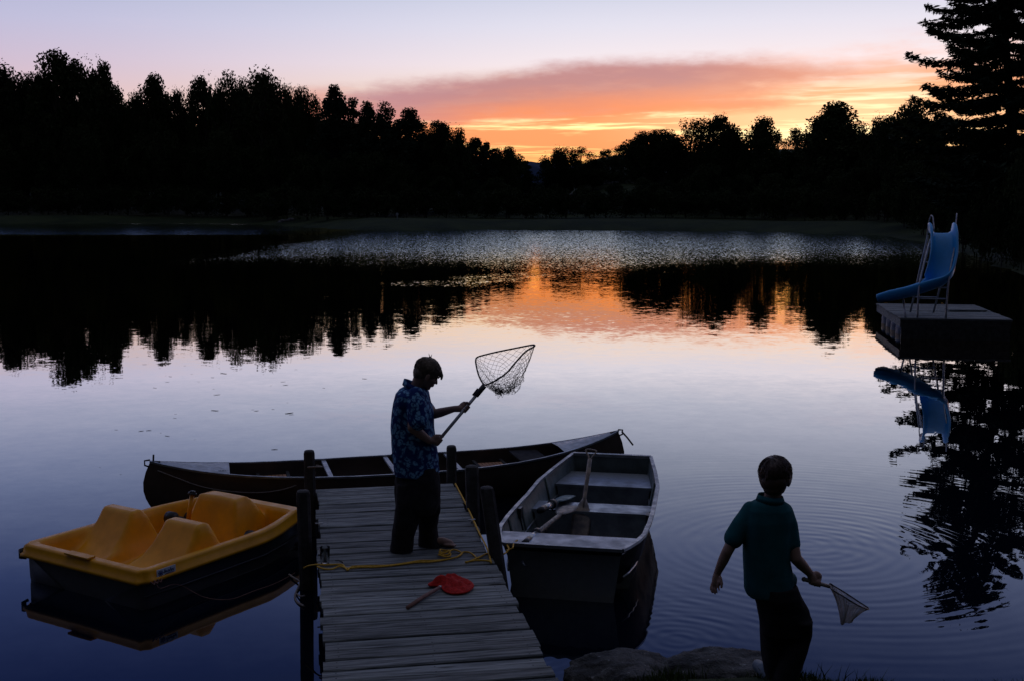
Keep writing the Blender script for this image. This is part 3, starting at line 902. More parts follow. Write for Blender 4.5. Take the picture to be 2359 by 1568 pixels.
def rail(pts, w=.034, h=.022):
    mb = MB(); rings = []
    for i, p in enumerate(pts):
        p = Vector(p); a = Vector(pts[max(0, i - 1)]); b = Vector(pts[min(len(pts) - 1, i + 1)])
        t = (b - a); t.z = 0; t.normalize(); sd_ = Vector((-t.y, t.x, 0))
        rings.append([p + sd_ * w / 2 + Vector((0, 0, -h / 2)), p + sd_ * w / 2 + Vector((0, 0, h / 2)), p - sd_ * w / 2 + Vector((0, 0, h / 2)), p - sd_ * w / 2 + Vector((0, 0, -h / 2))])
    mb.loft(rings); return mb
build(rail([(x, y, z + .006) for x, y, z in gl]), 'gunwale', 'alu', jon, 'auto')
build(rail([(x, y, z + .006) for x, y, z in gr]), 'gunwale', 'alu', jon, 'auto')
build(rail([(-.45, .0, .425), (.45, .0, .425)], .04, .026), 'transom_cap', 'alu', jon, False)
build(rail([(-.395, JL, .425), (.395, JL, .425)], .05, .03), 'transom_cap', 'alu', jon, False)
def bench(s0, s1, z, front=True):
    mb = MB()
    def wz(s): 
        g = jsheer(s); w = jw(s); return w * .80 + w * .2 * ((z + .09) / (g + .09)) - .014
    vs = []
    for s in (s0, (s0 + s1) / 2, s1):
        for x in (-1, 1):
            vs += [(x * wz(s), s, z), (x * wz(s), s, z - .025)]
    mb.add(vs, [(0, 2, 6, 4), (4, 6, 10, 8), (1, 5, 7, 3), (5, 9, 11, 7), (0, 1, 3, 2), (8, 10, 11, 9), (0, 4, 5, 1), (4, 8, 9, 5), (2, 3, 7, 6), (6, 7, 11, 10)])
    if front:                         # box seat: closed faces below
        for s in (s0 + .012, s1 - .012):
            w = wz(s) * .97; mb.add([(-w, s, z - .026), (w, s, z - .026), (w * .86, s, -.06), (-w * .86, s, -.06)], [(0, 1, 2, 3)])
    return build(mb, 'bench', 'alu', jon, False)
bench(.035, .40, .405, True); bench(1.60, 1.90, .27, True); bench(2.50, 3.06, .285, True)
for s in (.75, 1.25, 2.25):           # inner ribs on the sides and floor
    mb = MB(); h = jsec(s, 0, .02); pts = [(-x, y, z) for x, y, z in h[::-1]] + h[1:]
    mb.tube([Vector(p) for p in pts], .012, 5); build(mb, 'rib', 'aludull', jon)
for sgn in (-1, 1):                   # stringer on the inside of each side, oarlock sockets
    mb = MB(); mb.tube([(sgn * (jw(s) * .9 - .012), s, .17) for s in svals[2:-1]], .010, 5); build(mb, 'side_stringer', 'alu', jon)
    mb = MB(); mb.box((sgn * (jw(1.15) - .035), 1.15, .355), (.03, .09, .09)); mb.tube([(sgn * (jw(1.15) - .035), 1.15, .31), (sgn * (jw(1.15) - .06), 1.15, .2)], .007, 6)
    build(mb, 'oarlock_socket', 'blackplastic', jon, False)
mb = MB()
mb.tube([(-.30, -.01, .30), (-.28, -.05, .28), (-.26, -.01, .26)], .008, 6); build(mb, 'bow_ring', 'steel', jon)
JM = Matrix.Translation((.375, 8.525, 0)) @ Matrix.Rotation(JA, 4, 'Z')

def blade_ring(c, t, w, b, th, n=8):
    nrm = t.cross(b).normalized()
    return [c + b * (w * math.cos(2 * math.pi * k / n)) + nrm * (th * math.sin(2 * math.pi * k / n)) for k in range(n)]
def oar(name, label, grip, tip, blade_len, bw, side, collar=True, r=.023, mat='stick_oar', group=None):
    grip, tip = Vector(grip), Vector(tip); t = (tip - grip).normalized(); L = (tip - grip).length
    b = Vector(side); b = (b - t * b.dot(t)).normalized()
    root = thing(name, label, 'oar' if collar else 'paddle', grip, 0, group)
    g0 = Vector((0, 0, 0)); neck = t * (L - blade_len)
    mb = MB(); mb.tube([g0 + t * .08, neck * .5, neck, neck + t * .08], [r, r, r * .85, r * .6], 10); build(mb, 'shaft', mat, root)
    mb = MB(); rings = []
    for u, w, th in ((0, .018, .016), (.12, .04, .012), (.3, bw * .82, .009), (.5, bw, .008), (.8, bw * .97, .006), (.95, bw * .88, .005), (1.0, bw * .7, .004)):
        rings.append(blade_ring(neck + t * blade_len * u, t, w, b, th))
    mb.loft(rings); build(mb, 'blade', mat, root)
    if collar:
        mb = MB(); mb.tube([g0, t * .13], [.027, .030], 10); build(mb, 'grip', 'blackplastic', root)
        mb = MB(); mb.tube([t * .13, t * .34], .028, 12); build(mb, 'sleeve', 'foil', root)
        c = t * .36; mb = MB(); mb.tube([c - t * .03, c + t * .03], .042, 12)
        nn = t.cross(b); mb.tube([c + nn * .03, c + nn * .06], .007, 6); mb.tube([c + nn * .055 - b * .03, c + nn * .055 + b * .03], .007, 6)
        build(mb, 'collar', 'blackplastic', root)
    else:
        mb = MB(); mb.tube(spline([g0 + t * .09, g0 + t * .05 - b * .022, g0 - b * .046, g0 + b * .046, g0 + t * .05 + b * .022, g0 + t * .09], 4), .0075, 6); build(mb, 'grip', mat, root)
    return root
M['stick_oar'] = simple('worn_oar_wood', (.20, .175, .14), .5, var=.45, nscale=16, bstr=.2)
M['paddle_wood'] = simple('peeling_paddle_wood', (.58, .44, .32), .5, var=.5, nscale=9, bstr=.2, col2=(.20, .18, .18))
M['teal_oar'] = simple('teal_grey_oar', (.09, .16, .17), .5, var=.3, nscale=12, bstr=.1)
def jl(x, y, z): return JM @ Vector((x, y, z))
g = onz(1208, 1251, .40); tp = onz(1316, 1164, .315)
oar('oar', 'wooden oar with bright sleeve lying from near bench to middle bench', g, tp, .42, .088, (1, -.2, .05), mat='stick_oar', group='oars in the rowboat')
g = onz(1243, 1175, .36); tp = onz(1312, 1140, .28)
oar('oar', 'teal grey oar lying behind the longer oar on the middle bench', g, tp, .40, .075, (1, -.2, .05), mat='teal_oar', group='oars in the rowboat')
pg = at(1362, 1036, 10.35); tp = onz(1333, 1243, .03)
oar('paddle', 'peeling wooden paddle leaning blade down on the middle bench', pg, tp, .37, .085, (1, .0, 0), collar=False, r=.020, mat='paddle_wood')
g = onz(1290, 1185, .12); tp = onz(1215, 1250, .05)
oar('paddle', 'dark paddle lying on the rowboat floor under the oar', onz(1350, 1150, .10), onz(1222, 1232, .08), .44, .08, (1, .6, 0), collar=False, r=.015, mat='stick_oar')

# ------------------------------------------------------------------ canoe
A0, A1 = Vector((-3.49, 11.08, 0)), Vector((1.132, 12.30, 0))
cdv = A1 - A0; CL = cdv.length; CA = math.atan2(cdv.y, cdv.x)
canoe = thing('canoe', 'long dark double-ended canoe moored across the dock end', 'canoe', A0, CA)
def csheer(t): return .325 + (.17 if t < .5 else .225) * abs(2 * t - 1) ** 3.2
def cbeam(t): return .445 * max(0.0, 1 - abs(2 * t - 1) ** 2.1) ** .85
def ckeel(t): return -.10 + .10 * abs(2 * t - 1) ** 10
def csec(t, off=0.0):
    g = csheer(t); b = max(cbeam(t) - off, .006); zk = ckeel(t) + off; pts = []
    for i in range(9):
        a = i / 8
        y = b * math.sin(a * math.pi / 2) ** .62 * (1 + .05 * math.sin(a * math.pi))
        z = zk + (g - zk) * (1 - math.cos(a * math.pi / 2)) ** 1.05
        bul = .075 * math.sin(math.pi * min(1, max(0, (z - zk) / (g - zk)))) ** 1.0 - .05 * (1 - a) ** 3
        ex = abs(2 * t - 1) ** 14 * bul * (-1 if t < .5 else 1)
        pts.append((t * CL + ex, y, z))
    return pts
ts = [0, .004, .012, .025, .045, .07, .1, .14, .19, .25, .32, .4, .5, .6, .68, .75, .81, .86, .9, .93, .955, .975, .988, .996, 1]
def crows(off):
    rows = []
    for t in ts:
        h = csec(t, off); rows.append([(x, -y, z) for x, y, z in h[::-1]] + h[1:])
    return rows
mb = MB(); mb.grid(crows(0)); build(mb, 'hull', 'canoe', canoe)
mb = MB(); mb.grid([r for r in crows(.012)[3:-3]]); build(mb, 'lining', 'canoe', canoe)
for sgn in (-1, 1):
    build(rail([(t * CL, sgn * max(cbeam(t), .006), csheer(t) + .004) for t in ts], .022, .02), 'gunwale', 'alu', canoe, 'auto')
def dplate(t0, t1):
    mb = MB(); rows = []
    for i in range(9):
        t = t0 + (t1 - t0) * i / 8; b = max(cbeam(t) - .012, .004); z = csheer(t) + .012
        rows.append([(t * CL, -b, z), (t * CL, 0, z + .012), (t * CL, b, z)])
    mb.grid(rows); return build(mb, 'deck_plate', 'plate', canoe, False)
dplate(.02, .155); dplate(.86, .98)
def thwart(t, r=.014):
    b = cbeam(t) - .01; z = csheer(t) - .012
    mb = MB(); mb.box((t * CL, 0, z), (.045, 2 * b, .02)); build(mb, 'thwart', 'plate', canoe, False)
for t in (.355, .49, .625): thwart(t)
def cseat(t, w=.26):
    b = cbeam(t) - .03; z = csheer(t) - .10; root = None
    mb = MB()
    for k in range(7):
        x = t * CL - w / 2 + w * (k + .5) / 7
        mb.box((x, 0, z), (w / 7 * .86, 2 * b * .62, .012))
    s = build(mb, 'seat', 'seatwood', canoe, False)
    mb = MB()
    for x in (t * CL - w / 2 - .018, t * CL + w / 2 + .018): mb.box((x, 0, z), (.03, 2 * b, .022))
    build(mb, 'seat_frame', 'post', canoe, False)
cseat(.245); cseat(.715)
mb = MB(); mb.box((.795 * CL, 0, csheer(.795) - .03), (.30, 2 * cbeam(.795) - .05, .016)); build(mb, 'storage_lid', 'pants_dark', canoe, False)
for t, sg in ((0, -1), (1, 1)):
    e = csec(t)[-1]; mb = MB()
    mb.tube([(e[0], 0, e[2] - .05), (e[0] + sg * .05, 0, e[2] - .03), (e[0] + sg * .05, 0, e[2] + .015), (e[0], 0, e[2] + .02)], .009, 6)
    if t == 0: mb.tube([(e[0] + .03, 0, e[2]), (e[0] + .035, 0, e[2] + .07)], .010, 6)
    else: mb.tube([(e[0] + .04, 0, e[2]), (e[0] + .10, -.02, e[2] - .07), (e[0] + .16, -.03, e[2] - .15)], .010, 6)
    build(mb, 'end_fitting', 'blackplastic', canoe)
mb = MB(); q = .142 * CL        # small dark marks near the corner of the left plate
for i, (dx_, dy_, l) in enumerate(((-.08, -.10, .018), (-.03, -.13, .028), (.0, -.125, .02), (.02, -.14, .012))):
    mb.box((q + dx_, dy_ - .02, csheer(.142) + .0215), (l, .012, .002))
build(mb, 'plate_marks', 'blackplastic', canoe, False)

# ------------------------------------------------------------------ pedal boat
PA = math.atan2(.848, .53)
pb = thing('pedal_boat', 'yellow four-seat pedal boat on a grey hull left of the dock', 'pedal boat', (-2.71, 8.3, -.13), PA)
pb.scale = (1.05, 1.05, 1.05)
PL, PW = 1.82, 1.30
def pin(u): return .20 * ss(1.15, 2.0, u) + .035 * ss(.06, 0, u)
def pbox(x, a, b, w): return ss(a, a + w, x) * ss(b, b - w, x)
def trap(x, a, b, w): return max(0., min(1., min((x - a), (b - x)) / w))
def ph(u, v):
    rim = .415 + .02 * ss(1.0, 1.9, u)
    flo = .20
    inb = pbox(u, .075, PL - .10, .05) * pbox(v, .06, PW - .06, .05)
    z = rim + (flo - rim) * inb
    if inb > .02:
        # rear facing scoops that sweep up into the seat backs
        for a, b in ((.075, .54), (.80, PW - .03)):
            ctr = (a + b) / 2
            lat = trap(v, a + .03, b + .01, .05)
            sc = .25 + .31 * max(0, (u - .12) / .55) ** 2.9 if u < .67 else .56
            top = sc * ss(.95, .76, u) + .27 * (1 - ss(.95, .76, u)) if u > .72 else sc
            if u < 1.12:
                dish = -.03 * (1 - ((v - ctr) / (b - a) * 2) ** 2) * ss(.65, .2, u)
                zz = (top + dish)
                side_lim = .30 + .32 * lat
                zz = min(zz, side_lim if u > .3 else 9)
                if u > .95: zz = .27 * ss(1.12, 1.08, u)
                if a - .01 < v < b + .03: z = max(z, min(zz, .575)) if u > .12 else z
        # foot wells
        if 1.05 < u < 1.68: z = min(z, .15 + .27 * (1 - inb))
        if .54 < v < .76 and .14 < u < 1.1: z = max(z, .215 + .05 * ss(.5, .7, u))
    # centre cowl over the paddle wheel
    cu = max(0., min(1., (u - 1.17) / .17)); cv = trap(v, .33, .97, .12)
    bow = 1 - .62 * ss(1.45, 1.8, u)
    cz = .12 + .455 * cu * bow
    cz = min(cz, .12 + .56 * cv)
    if u > 1.17: z = max(z, min(cz, .575 - .02 * ((v - .65) / .3) ** 2))
    # front quarter deck
    z = max(z, (.435 if u > 1.70 else 0))
    return z
nu, nv = 132, 90
Z = [[ph(PL * i / (nu - 1), PW * j / (nv - 1)) for j in range(nv)] for i in range(nu)]
for it in range(1):
    Z2 = [r[:] for r in Z]
    for i in range(nu):
        for j in range(nv):
            s_, c_ = 0, 0
            for di in (-1, 0, 1):
                for dj in (-1, 0, 1):
                    a, b = min(nu - 1, max(0, i + di)), min(nv - 1, max(0, j + dj)); s_ += Z[a][b]; c_ += 1
            Z2[i][j] = s_ / c_
    Z = Z2
def pv(u, vv):
    k = pin(u); return PW / 2 + (vv - PW / 2) * (1 - 2 * k / PW)
rows = [[(PL * i / (nu - 1), pv(PL * i / (nu - 1), PW * j / (nv - 1)), Z[i][j]) for j in range(nv)] for i in range(nu)]
mb = MB(); mb.grid(rows)
edge = [(i, 0) for i in range(nu)] + [(nu - 1, j) for j in range(1, nv)] + [(i, nv - 1) for i in range(nu - 2, -1, -1)] + [(0, j) for j in range(nv - 2, 0, -1)]
def outset(k, d, z):
    i, j = edge[k]; x, y, _ = rows[i][j]
    cx, cy = PL / 2, PW / 2
    ox = d * (1 if i == nu - 1 else -1 if i == 0 else 0); oy = d * (1 if j == nv - 1 else -1 if j == 0 else 0)
    return (x + ox, y + oy, z)
m_ = len(edge)
ringsP = [[rows[i][j] for i, j in edge]]
for d, dz_ in ((.010, -.008), (.014, -.02), (.020, -.062), (.034, -.072), (.036, -.094), (.02, -.10)):
    ringsP.append([outset(k, d, rows[edge[k][0]][edge[k][1]][2] + dz_) for k in range(m_)])
mb2 = MB(); mb2.loft(ringsP, cap=False)
mb.add(mb2.v, mb2.f)
me = mb.mesh('deck_shell')
bm = bmesh.new(); bm.from_mesh(me); bmesh.ops.remove_doubles(bm, verts=bm.verts, dist=.0004); bmesh.ops.recalc_face_normals(bm, faces=bm.faces); bm.to_mesh(me); bm.free()
put('deck_shell', me, 'yellow', pb)
# grey hull: two pontoons and a raised tunnel between
def pontoon(v0, v1):
    mb = MB(); rings = []
    for u, dz_, k in ((.02, .14, 1), (.03, -.02, 1), (.10, -.12, 1), (.5, -.14, 1), (1.3, -.13, 1), (1.6, -.08, .9), (1.72, .03, .8), (PL - .03, .16, .7)):
        a, b = pv(u, v0), pv(u, v1); c = (a + b) / 2; h = (b - a) / 2
        out_ = -1 if v0 < .3 else 1
        ring = [(u, c + out_ * h, .315), (u, c + out_ * h * .98, .16), (u, c + out_ * h * .88 * k, (dz_ + .1) * .5), (u, c + out_ * h * .6 * k, dz_),
                (u, c - out_ * h * .6 * k, dz_), (u, c - out_ * h * .88 * k, (dz_ + .1) * .5), (u, c - out_ * h * .98, .13)]
        rings.append(ring)
    mb.loft(rings, cap=True, closed=False); return build(mb, 'pontoon', 'hullgrey', pb)
pontoon(.0, .42); pontoon(.88, PW)
mb = MB(); mb.box((PL / 2, PW / 2, .09), (PL - .12, .5, .06)); mb.box((.03, PW / 2, .21), (.012, PW - .1, .20)); build(mb, 'tunnel', 'hullgrey', pb, False)
for v in (-.012, ):
    mb = MB()
    for z in (.22, .12): mb.tube([(u, pv(u, 0) + .004 - (.012 if z > .2 else 0) + (0 if z > .2 else .014), z) for u in (.03, .4, .8, 1.2, 1.5, 1.75)], .008, 5)
    build(mb, 'hull_ridge', 'hullgrey', pb)
# fittings
mb = MB(); mb.tube([(1.16, .80, .36), (1.20, .78, .60)], .019, 10); build(mb, 'rudder_lever', 'yellow', pb)
mb = MB(); mb.tube([(1.2, .78, .60), (1.203, .778, .615)], [.036, .036], 12); mb.tube([(1.203, .778, .614), (1.206, .777, .63)], [.03, .02], 12); build(mb, 'lever_knob', 'blackplastic', pb)
def pedal(u, v, z):
    mb = MB(); mb.tube([(u, v - .035, z), (u, v + .035, z)], .052, 12); build(mb, 'pedal', 'blackplastic', pb)
    mb = MB(); mb.tube([(u, v, z), (u + .12, v - .01, z - .03), (u + .12, v + .16, z - .03)], .012, 6); build(mb, 'crank', 'blackplastic', pb)
pedal(1.29, .22, .31); pedal(1.55, .20, .27); pedal(1.22, 1.06, .36); pedal(1.45, 1.08, .30)
mb = MB(); mb.tube([(.04, 1.31, .37), (-.01, 1.33, .36), (-.01, 1.33, .30), (.03, 1.32, .29)], .013, 6); mb.box((-.01, 1.32, .33), (.025, .03, .07)); build(mb, 'rudder_bracket', 'blackplastic', pb)
mb = MB(); mb.box((.005, .66, .425), (.07, .26, .012)); build(mb, 'handle_grip', 'yellow', pb, False)
mb = MB(); mb.tube([(.62, .65, .262), (.62, .65, .272)], .022, 10); build(mb, 'drain_plug', 'blackplastic', pb)
# sticker: pale panel with a blue sunburst and a line of script
root_s = MB(); root_s.box((.20, -.0255, .368), (.17, .004, .058)); stick = build(root_s, 'sticker', 'white', pb, False)
mb = MB()
for k in range(9):
    a = k * 6.283 / 9; mb.box((.148 + .018 * math.cos(a), -.0285, .368 + .016 * math.sin(a)), (.012, .002, .006), Matrix.Rotation(-a, 3, 'Y'))
mb.tube([(.148, -.0275, .368), (.148, -.0295, .368)], .010, 10)
pts = [(.178 + .0085 * i, -.0285, .371 + (.007 if i % 2 else -.008) + (.010 if i in (1, 7) else 0)) for i in range(12)]
mb.tube(pts, .0035, 4); mb.box((.226, -.0285, .352), (.08, .002, .005))
build(mb, 'sticker_print', 'blueprint', stick)
PBM = Matrix.Translation((-2.71, 8.3, -.13)) @ Matrix.Rotation(PA, 4, 'Z') @ Matrix.Scale(1.05, 4)

# ------------------------------------------------------------------ swim raft and water slide
RA = R(-9.5)
RM = Matrix.Translation((8.43, 25.3, 0)) @ Matrix.Rotation(RA, 4, 'Z')
raft = thing('swim_raft', 'square wooden swim raft floating on blue barrels at right', 'raft', (8.43, 25.3, 0), RA)
RX, RY, RZ = 2.28, 3.7, .45
nb = 17
pl = MB(); 
for i in range(nb):
    mb = MB(); w = RY / nb
    mb.box((RX / 2 + prnd.uniform(-.012, .012), (i + .5) * w, RZ - .018 + prnd.uniform(-.003, .003)), (RX + .04, w - .012, .036)); build(mb, 'plank', 'plank', raft, False)
for (c, sz) in (((RX / 2, .03, RZ - .12), (RX, .05, .16)), ((RX / 2, RY - .03, RZ - .12), (RX, .05, .16)), ((.03, RY / 2, RZ - .12), (.05, RY - .12, .16)), ((RX - .03, RY / 2, RZ - .12), (.05, RY - .12, .16))):
    mb = MB(); mb.box(c, sz); build(mb, 'frame_beam', 'post' if c[1] < .1 else 'plank', raft, False)
mb = MB(); mb.box((RX / 2, .0, .09), (RX - .04, .03, .46)); build(mb, 'skirt_board', 'post', raft, False)
def barrel(x, y):
    mb = MB(); pr = [(.0, .18), (.02, .24), (.10, .262), (.13, .27), (.16, .262), (.30, .275), (.44, .262), (.47, .27), (.50, .262), (.58, .24), (.6, .18)]
    rings = [[(x + r * math.cos(2 * math.pi * k / 16), y + r * math.sin(2 * math.pi * k / 16), -.36 + z * 1.02 + .0) for k in range(16)] for z, r in pr]
    mb.loft(rings); build(mb, 'barrel', 'barrel', raft)
for i in range(5):
    y = .40 + i * .73
    barrel(.34, y); barrel(RX - .34, y)
mb = MB()
for i in range(3): mb.box((1.75, 1.8 + i * .17, RZ + .03), (.85, .13, .03), Matrix.Rotation(R(4), 3, 'Z'))
mb.box((1.45, 1.97, RZ + .008), (.05, .5, .016)); mb.box((2.05, 1.97, RZ + .008), (.05, .5, .016))
tag(build(mb, 'duckboard', 'plank', smooth=False), 'loose board platform lying on the raft behind the slide', 'board').matrix_world = RM

slide = thing('water_slide', 'curved blue plastic water slide with tube ladder on the raft', 'slide', (8.43, 25.3, 0), RA)
path = spline([(1.00, 1.30, 2.245), (1.00, 1.12, 2.24), (.995, .93, 2.05), (.97, .72, 1.62), (.88, .56, 1.24), (.68, .50, 1.07), (.34, .58, .92), (-.02, .72, .81), (-.30, .86, .76)], 6)
rows = []; under = []
NP = len(path)
prevb = None
for i, p in enumerate(path):
    t = (path[min(NP - 1, i + 1)] - path[max(0, i - 1)]).normalized()
    # side vector turns with the plan direction; starts along the raft front
    h = Vector((t.x, t.y, 0)); 
    b = Vector((-h.y, h.x, 0)); 
    if b.length < 1e-4: b = Vector((1, 0, 0))
    b.normalize()
    nrm = t.cross(b) * -1
    if nrm.z < 0: nrm = -nrm
    wd = .255; hh = .20 + .03 * ss(.25, 0, i / NP)
    k = i / (NP - 1)
    if k > .88: hh = .20 - .07 * (k - .88) / .12
    prof = [(-wd - .035, hh - .05), (-wd - .03, hh - .005), (-wd - .004, hh + .012), (-wd + .02, hh - .01), (-wd + .045, .055), (-wd + .10, .008), (0, 0), (wd - .10, .008), (wd - .045, .055), (wd - .02, hh - .01), (wd + .004, hh + .012), (wd + .03, hh - .005), (wd + .035, hh - .05)]
    lower = [(wd + .01, .02), (wd - .06, -.03), (0, -.035), (-wd + .06, -.03), (-wd - .01, .02)]
    rows.append([p + b * x + nrm * y for x, y in prof + lower])
mb = MB(); mb.loft(rows); build(mb, 'chute', 'slide', slide)
def tubes(name, lst, r, mat='steel'):
    for pts in lst:
        mb = MB(); mb.tube(spline(pts, 5) if len(pts) > 2 else pts, r, 8); build(mb, name, mat, slide)
Z0 = RZ
tubes('leg', [[(.37, .12, Z0), (.42, .30, 1.20), (.72, .95, 2.12)], [(.96, .12, Z0), (1.02, .3, 1.3), (1.27, .95, 2.12)],
              [(.43, 1.42, Z0), (.72, 1.30, 2.2)], [(.93, 1.40, Z0), (1.28, 1.30, 2.2)], [(.12, .14, Z0), (.14, .62, .80)]], .022)
tubes('rung', [[(.392, .21, .86), (.985, .21, .86)], [(.41, .27, 1.10), (1.0, .27, 1.10)], [(.50, 1.40, .8), (1.0, 1.39, .8)], [(.58, 1.36, 1.2), (1.08, 1.36, 1.2)], [(.65, 1.33, 1.6), (1.17, 1.33, 1.6)], [(.70, 1.3, 1.95), (1.25, 1.3, 1.95)]], .016)
tubes('handrail', [[(.70, 1.42, 1.6), (.73, 1.40, 2.3), (.76, 1.34, 2.60), (.79, 1.22, 2.63), (.80, 1.10, 2.45), (.79, 1.0, 2.33)], [(1.33, 1.42, 1.6), (1.34, 1.40, 2.35), (1.33, 1.36, 2.63), (1.31, 1.25, 2.67), (1.27, 1.10, 2.45), (1.24, 1.0, 2.33)]], .0125)

# ------------------------------------------------------------------ people helpers
def frame(f, u):
    f = Vector(f).normalized(); u = Vector(u); u = (u - f * u.dot(f)).normalized(); s_ = u.cross(f)   # s: to the left of the face
    return Matrix((f, s_, u)).transposed()
def add_head(mb, c, F, k=1.0):
    q = lambda x, y, z: Vector(c) + F @ Vector((x * k, y * k, z * k))
    E_ = lambda p, r: mb.ell(q(*p), tuple(a * k for a in r), F, 16, 12)
    E_((-.008, 0, .028), (.094, .076, .084)); E_((.03, 0, -.03), (.062, .058, .078)); E_((.042, 0, -.075), (.042, .043, .030))
    E_((.070, 0, -.093), (.018, .02, .015)); E_((-.03, 0, -.04), (.05, .05, .05))
    mb.limb([(q(.086, 0, .004), .008 * k), (q(.100, 0, -.022), .011 * k), (q(.107, 0, -.031), .0105 * k)], 10)
    E_((.090, 0, -.054), (.011, .022, .007)); E_((.087, 0, -.066), (.011, .02, .007))
    for s_ in (-1, 1):
        E_((.077, s_ * .028, .018), (.018, .024, .010)); E_((.062, s_ * .042, -.025), (.03, .022, .022))
        E_((-.004, s_ * .079, -.012), (.019, .008, .031)); E_((.0, s_ * .078, -.032), (.010, .008, .012))
    return q
def grip(mb, P, a, w, r, k=1.0, flip=1):
    """four fingers and a thumb closed round a bar: P on the bar axis, a bar axis, w from bar to wrist"""
    a = Vector(a).normalized(); w = Vector(w); w = (w - a * w.dot(a)).normalized(); n = a.cross(w) * flip
    P = Vector(P)
    palm = P + w * (r + .014 * k)
    mb.ell(palm + w * .012 * k, (.036 * k, .018 * k, .03 * k), Matrix((a, n, w)).transposed(), 12, 8)
    for i, (off, fr, ln) in enumerate(((-.027, .0074, 205), (-.009, .0082, 235), (.010, .0084, 240), (.028, .008, 225))):
        pts = []
        for s_ in range(7):
            ang = R(20 + ln * s_ / 6); rr = r + fr * k * .95
            pts.append((P + a * off * k + (w * math.cos(ang) + n * math.sin(ang)) * rr, fr * k * (1 - .05 * s_)))
        pts.insert(0, (palm + a * off * k * .8 + w * .012 * k, fr * k * 1.2))
        mb.limb(pts, 8)
    pts = [(palm + a * .026 * k + w * .02 * k, .012 * k)]
    for s_ in range(4):
        ang = R(-25 - 42 * s_); pts.append((P + a * (.040 + .004 * s_) * k + (w * math.cos(ang) + n * math.sin(ang)) * (r + .009 * k), (.0098 - .0006 * s_) * k))
    mb.limb(pts, 8)
def strands(me, q, k, centre, rad, n, seed, ok, ln=.05, r=.0011, lift=.006):
    rn = random.Random(seed); mb = MB(); mb.v = [tuple(v.co) for v in me.vertices]; mb.f = [tuple(p.vertices) for p in me.polygons]
    c0 = Vector(centre)
    for _ in range(n):
        u = Vector((rn.gauss(0, 1), rn.gauss(0, 1), rn.gauss(0, 1))).normalized()
        if not ok(u): continue
        whorl = Vector((-.35, .1, .93))
        t = (u - whorl); t = (t - u * t.dot(u))
        if t.length < .05: continue
        t = (t.normalized() + Vector((rn.gauss(0, .3), rn.gauss(0, .3), rn.gauss(0, .3)))).normalized()
        pts = []
        for s_ in (0, .5, 1):
            w = (u + t * s_ * ln / .09).normalized()
            pts.append(Vector(q(*[(c0[i] + w[i] * (rad[i] + lift * s_ * rn.uniform(.2, 1.3) + .001)) for i in range(3)])))
        mb.tube(pts, [r * 1.4, r, r * .3], 3, cap=False)
    return mb
def ring_of(c, hx, hy, ax=(1, 0, 0), ay=(0, 1, 0), n=24, sq=2.3):
    ax, ay, c = Vector(ax), Vector(ay), Vector(c); o = []
    for k in range(n):
        w = 2 * math.pi * k / n; cs, sn = math.cos(w), math.sin(w)
        o.append(c + ax * hx * math.copysign(abs(cs) ** (2 / sq), cs) + ay * hy * math.copysign(abs(sn) ** (2 / sq), sn))
    return o
def wrinkle(amp, sc, seed=0.0, stretch=(1, 1, .55)):
    def f(co, nrm):
        q = Vector((co.x * stretch[0], co.y * stretch[1], co.z * stretch[2])) * sc
        h = mnoise.noise(q + Vector((seed, 0, 0))) + .5 * mnoise.noise(q * 2.1 + Vector((seed, 3, 0)))
        return nrm * h * amp
    return f

# ------------------------------------------------------------------ boy on the dock
B = 8.56
def P1(x, y, d=0.0): return at(x, y, B + d)
boy = thing('person', 'fair-haired boy in a blue floral shirt standing on the dock', 'person', onz(962, 1265, DZ + .001))
BO = boy.location.copy()
hc = P1(983, 859, 0.0)
F1 = frame((.80, .28, -.50), (.50, 0.02, .86))
body = MB()
q1 = add_head(body, hc, F1, .98)
body.limb([(q1(-.03, 0, -.05), .046), (P1(958, 897), .050), (P1(952, 915), .055)])
# torso and legs under the clothes
body.loft([ring_of(P1(952, y), hx, hy) for y, hx, hy in ((912, .06, .08), (935, .08, .11), (990, .095, .11), (1050, .10, .115), (1100, .10, .12))])
body.limb([(P1(942, 1105, -.05), .06), (P1(945, 1170, -.06), .05), (P1(930, 1255, -.06), .04)])
body.limb([(P1(978, 1105, .06), .06), (P1(985, 1165, .09), .06), (P1(990, 1250, .08), .04)])
def foot(mb, heel, toe, w=.036):
    heel, toe = Vector(heel), Vector(toe); d = (toe - heel); sd_ = Vector((-d.y, d.x, 0)).normalized()
    z = heel.z
    mb.limb([(heel + Vector((0, 0, .032)), .031), (heel.lerp(toe, .5) + Vector((0, 0, .034)), .034), (heel.lerp(toe, .8) + Vector((0, 0, .022)), .026)])
    mb.ell(heel.lerp(toe, .68) + Vector((0, 0, .017)), (.045, .045, .017), None, 12, 8)
    for i, (o_, l, r_) in enumerate(((-.030, .94, .012), (-.012, 1.0, .0095), (.003, .98, .009), (.017, .94, .0085), (.030, .88, .008))):
        a_ = heel.lerp(toe, .70) + sd_ * o_ * .9; b_ = heel.lerp(toe, l) + sd_ * o_ * 1.1
        mb.limb([(a_ + Vector((0, 0, .016)), r_ * 1.1), (b_ + Vector((0, 0, r_)), r_)], 8)
hA, tA = P1(912, 1265, -.05), P1(944, 1265, -.05); hA.z = tA.z = DZ + .002; foot(body, hA, tA)
h2 = onz(990, 1255, DZ + .002); foot(body, h2, h2 + Vector((.195, -.02, 0)))
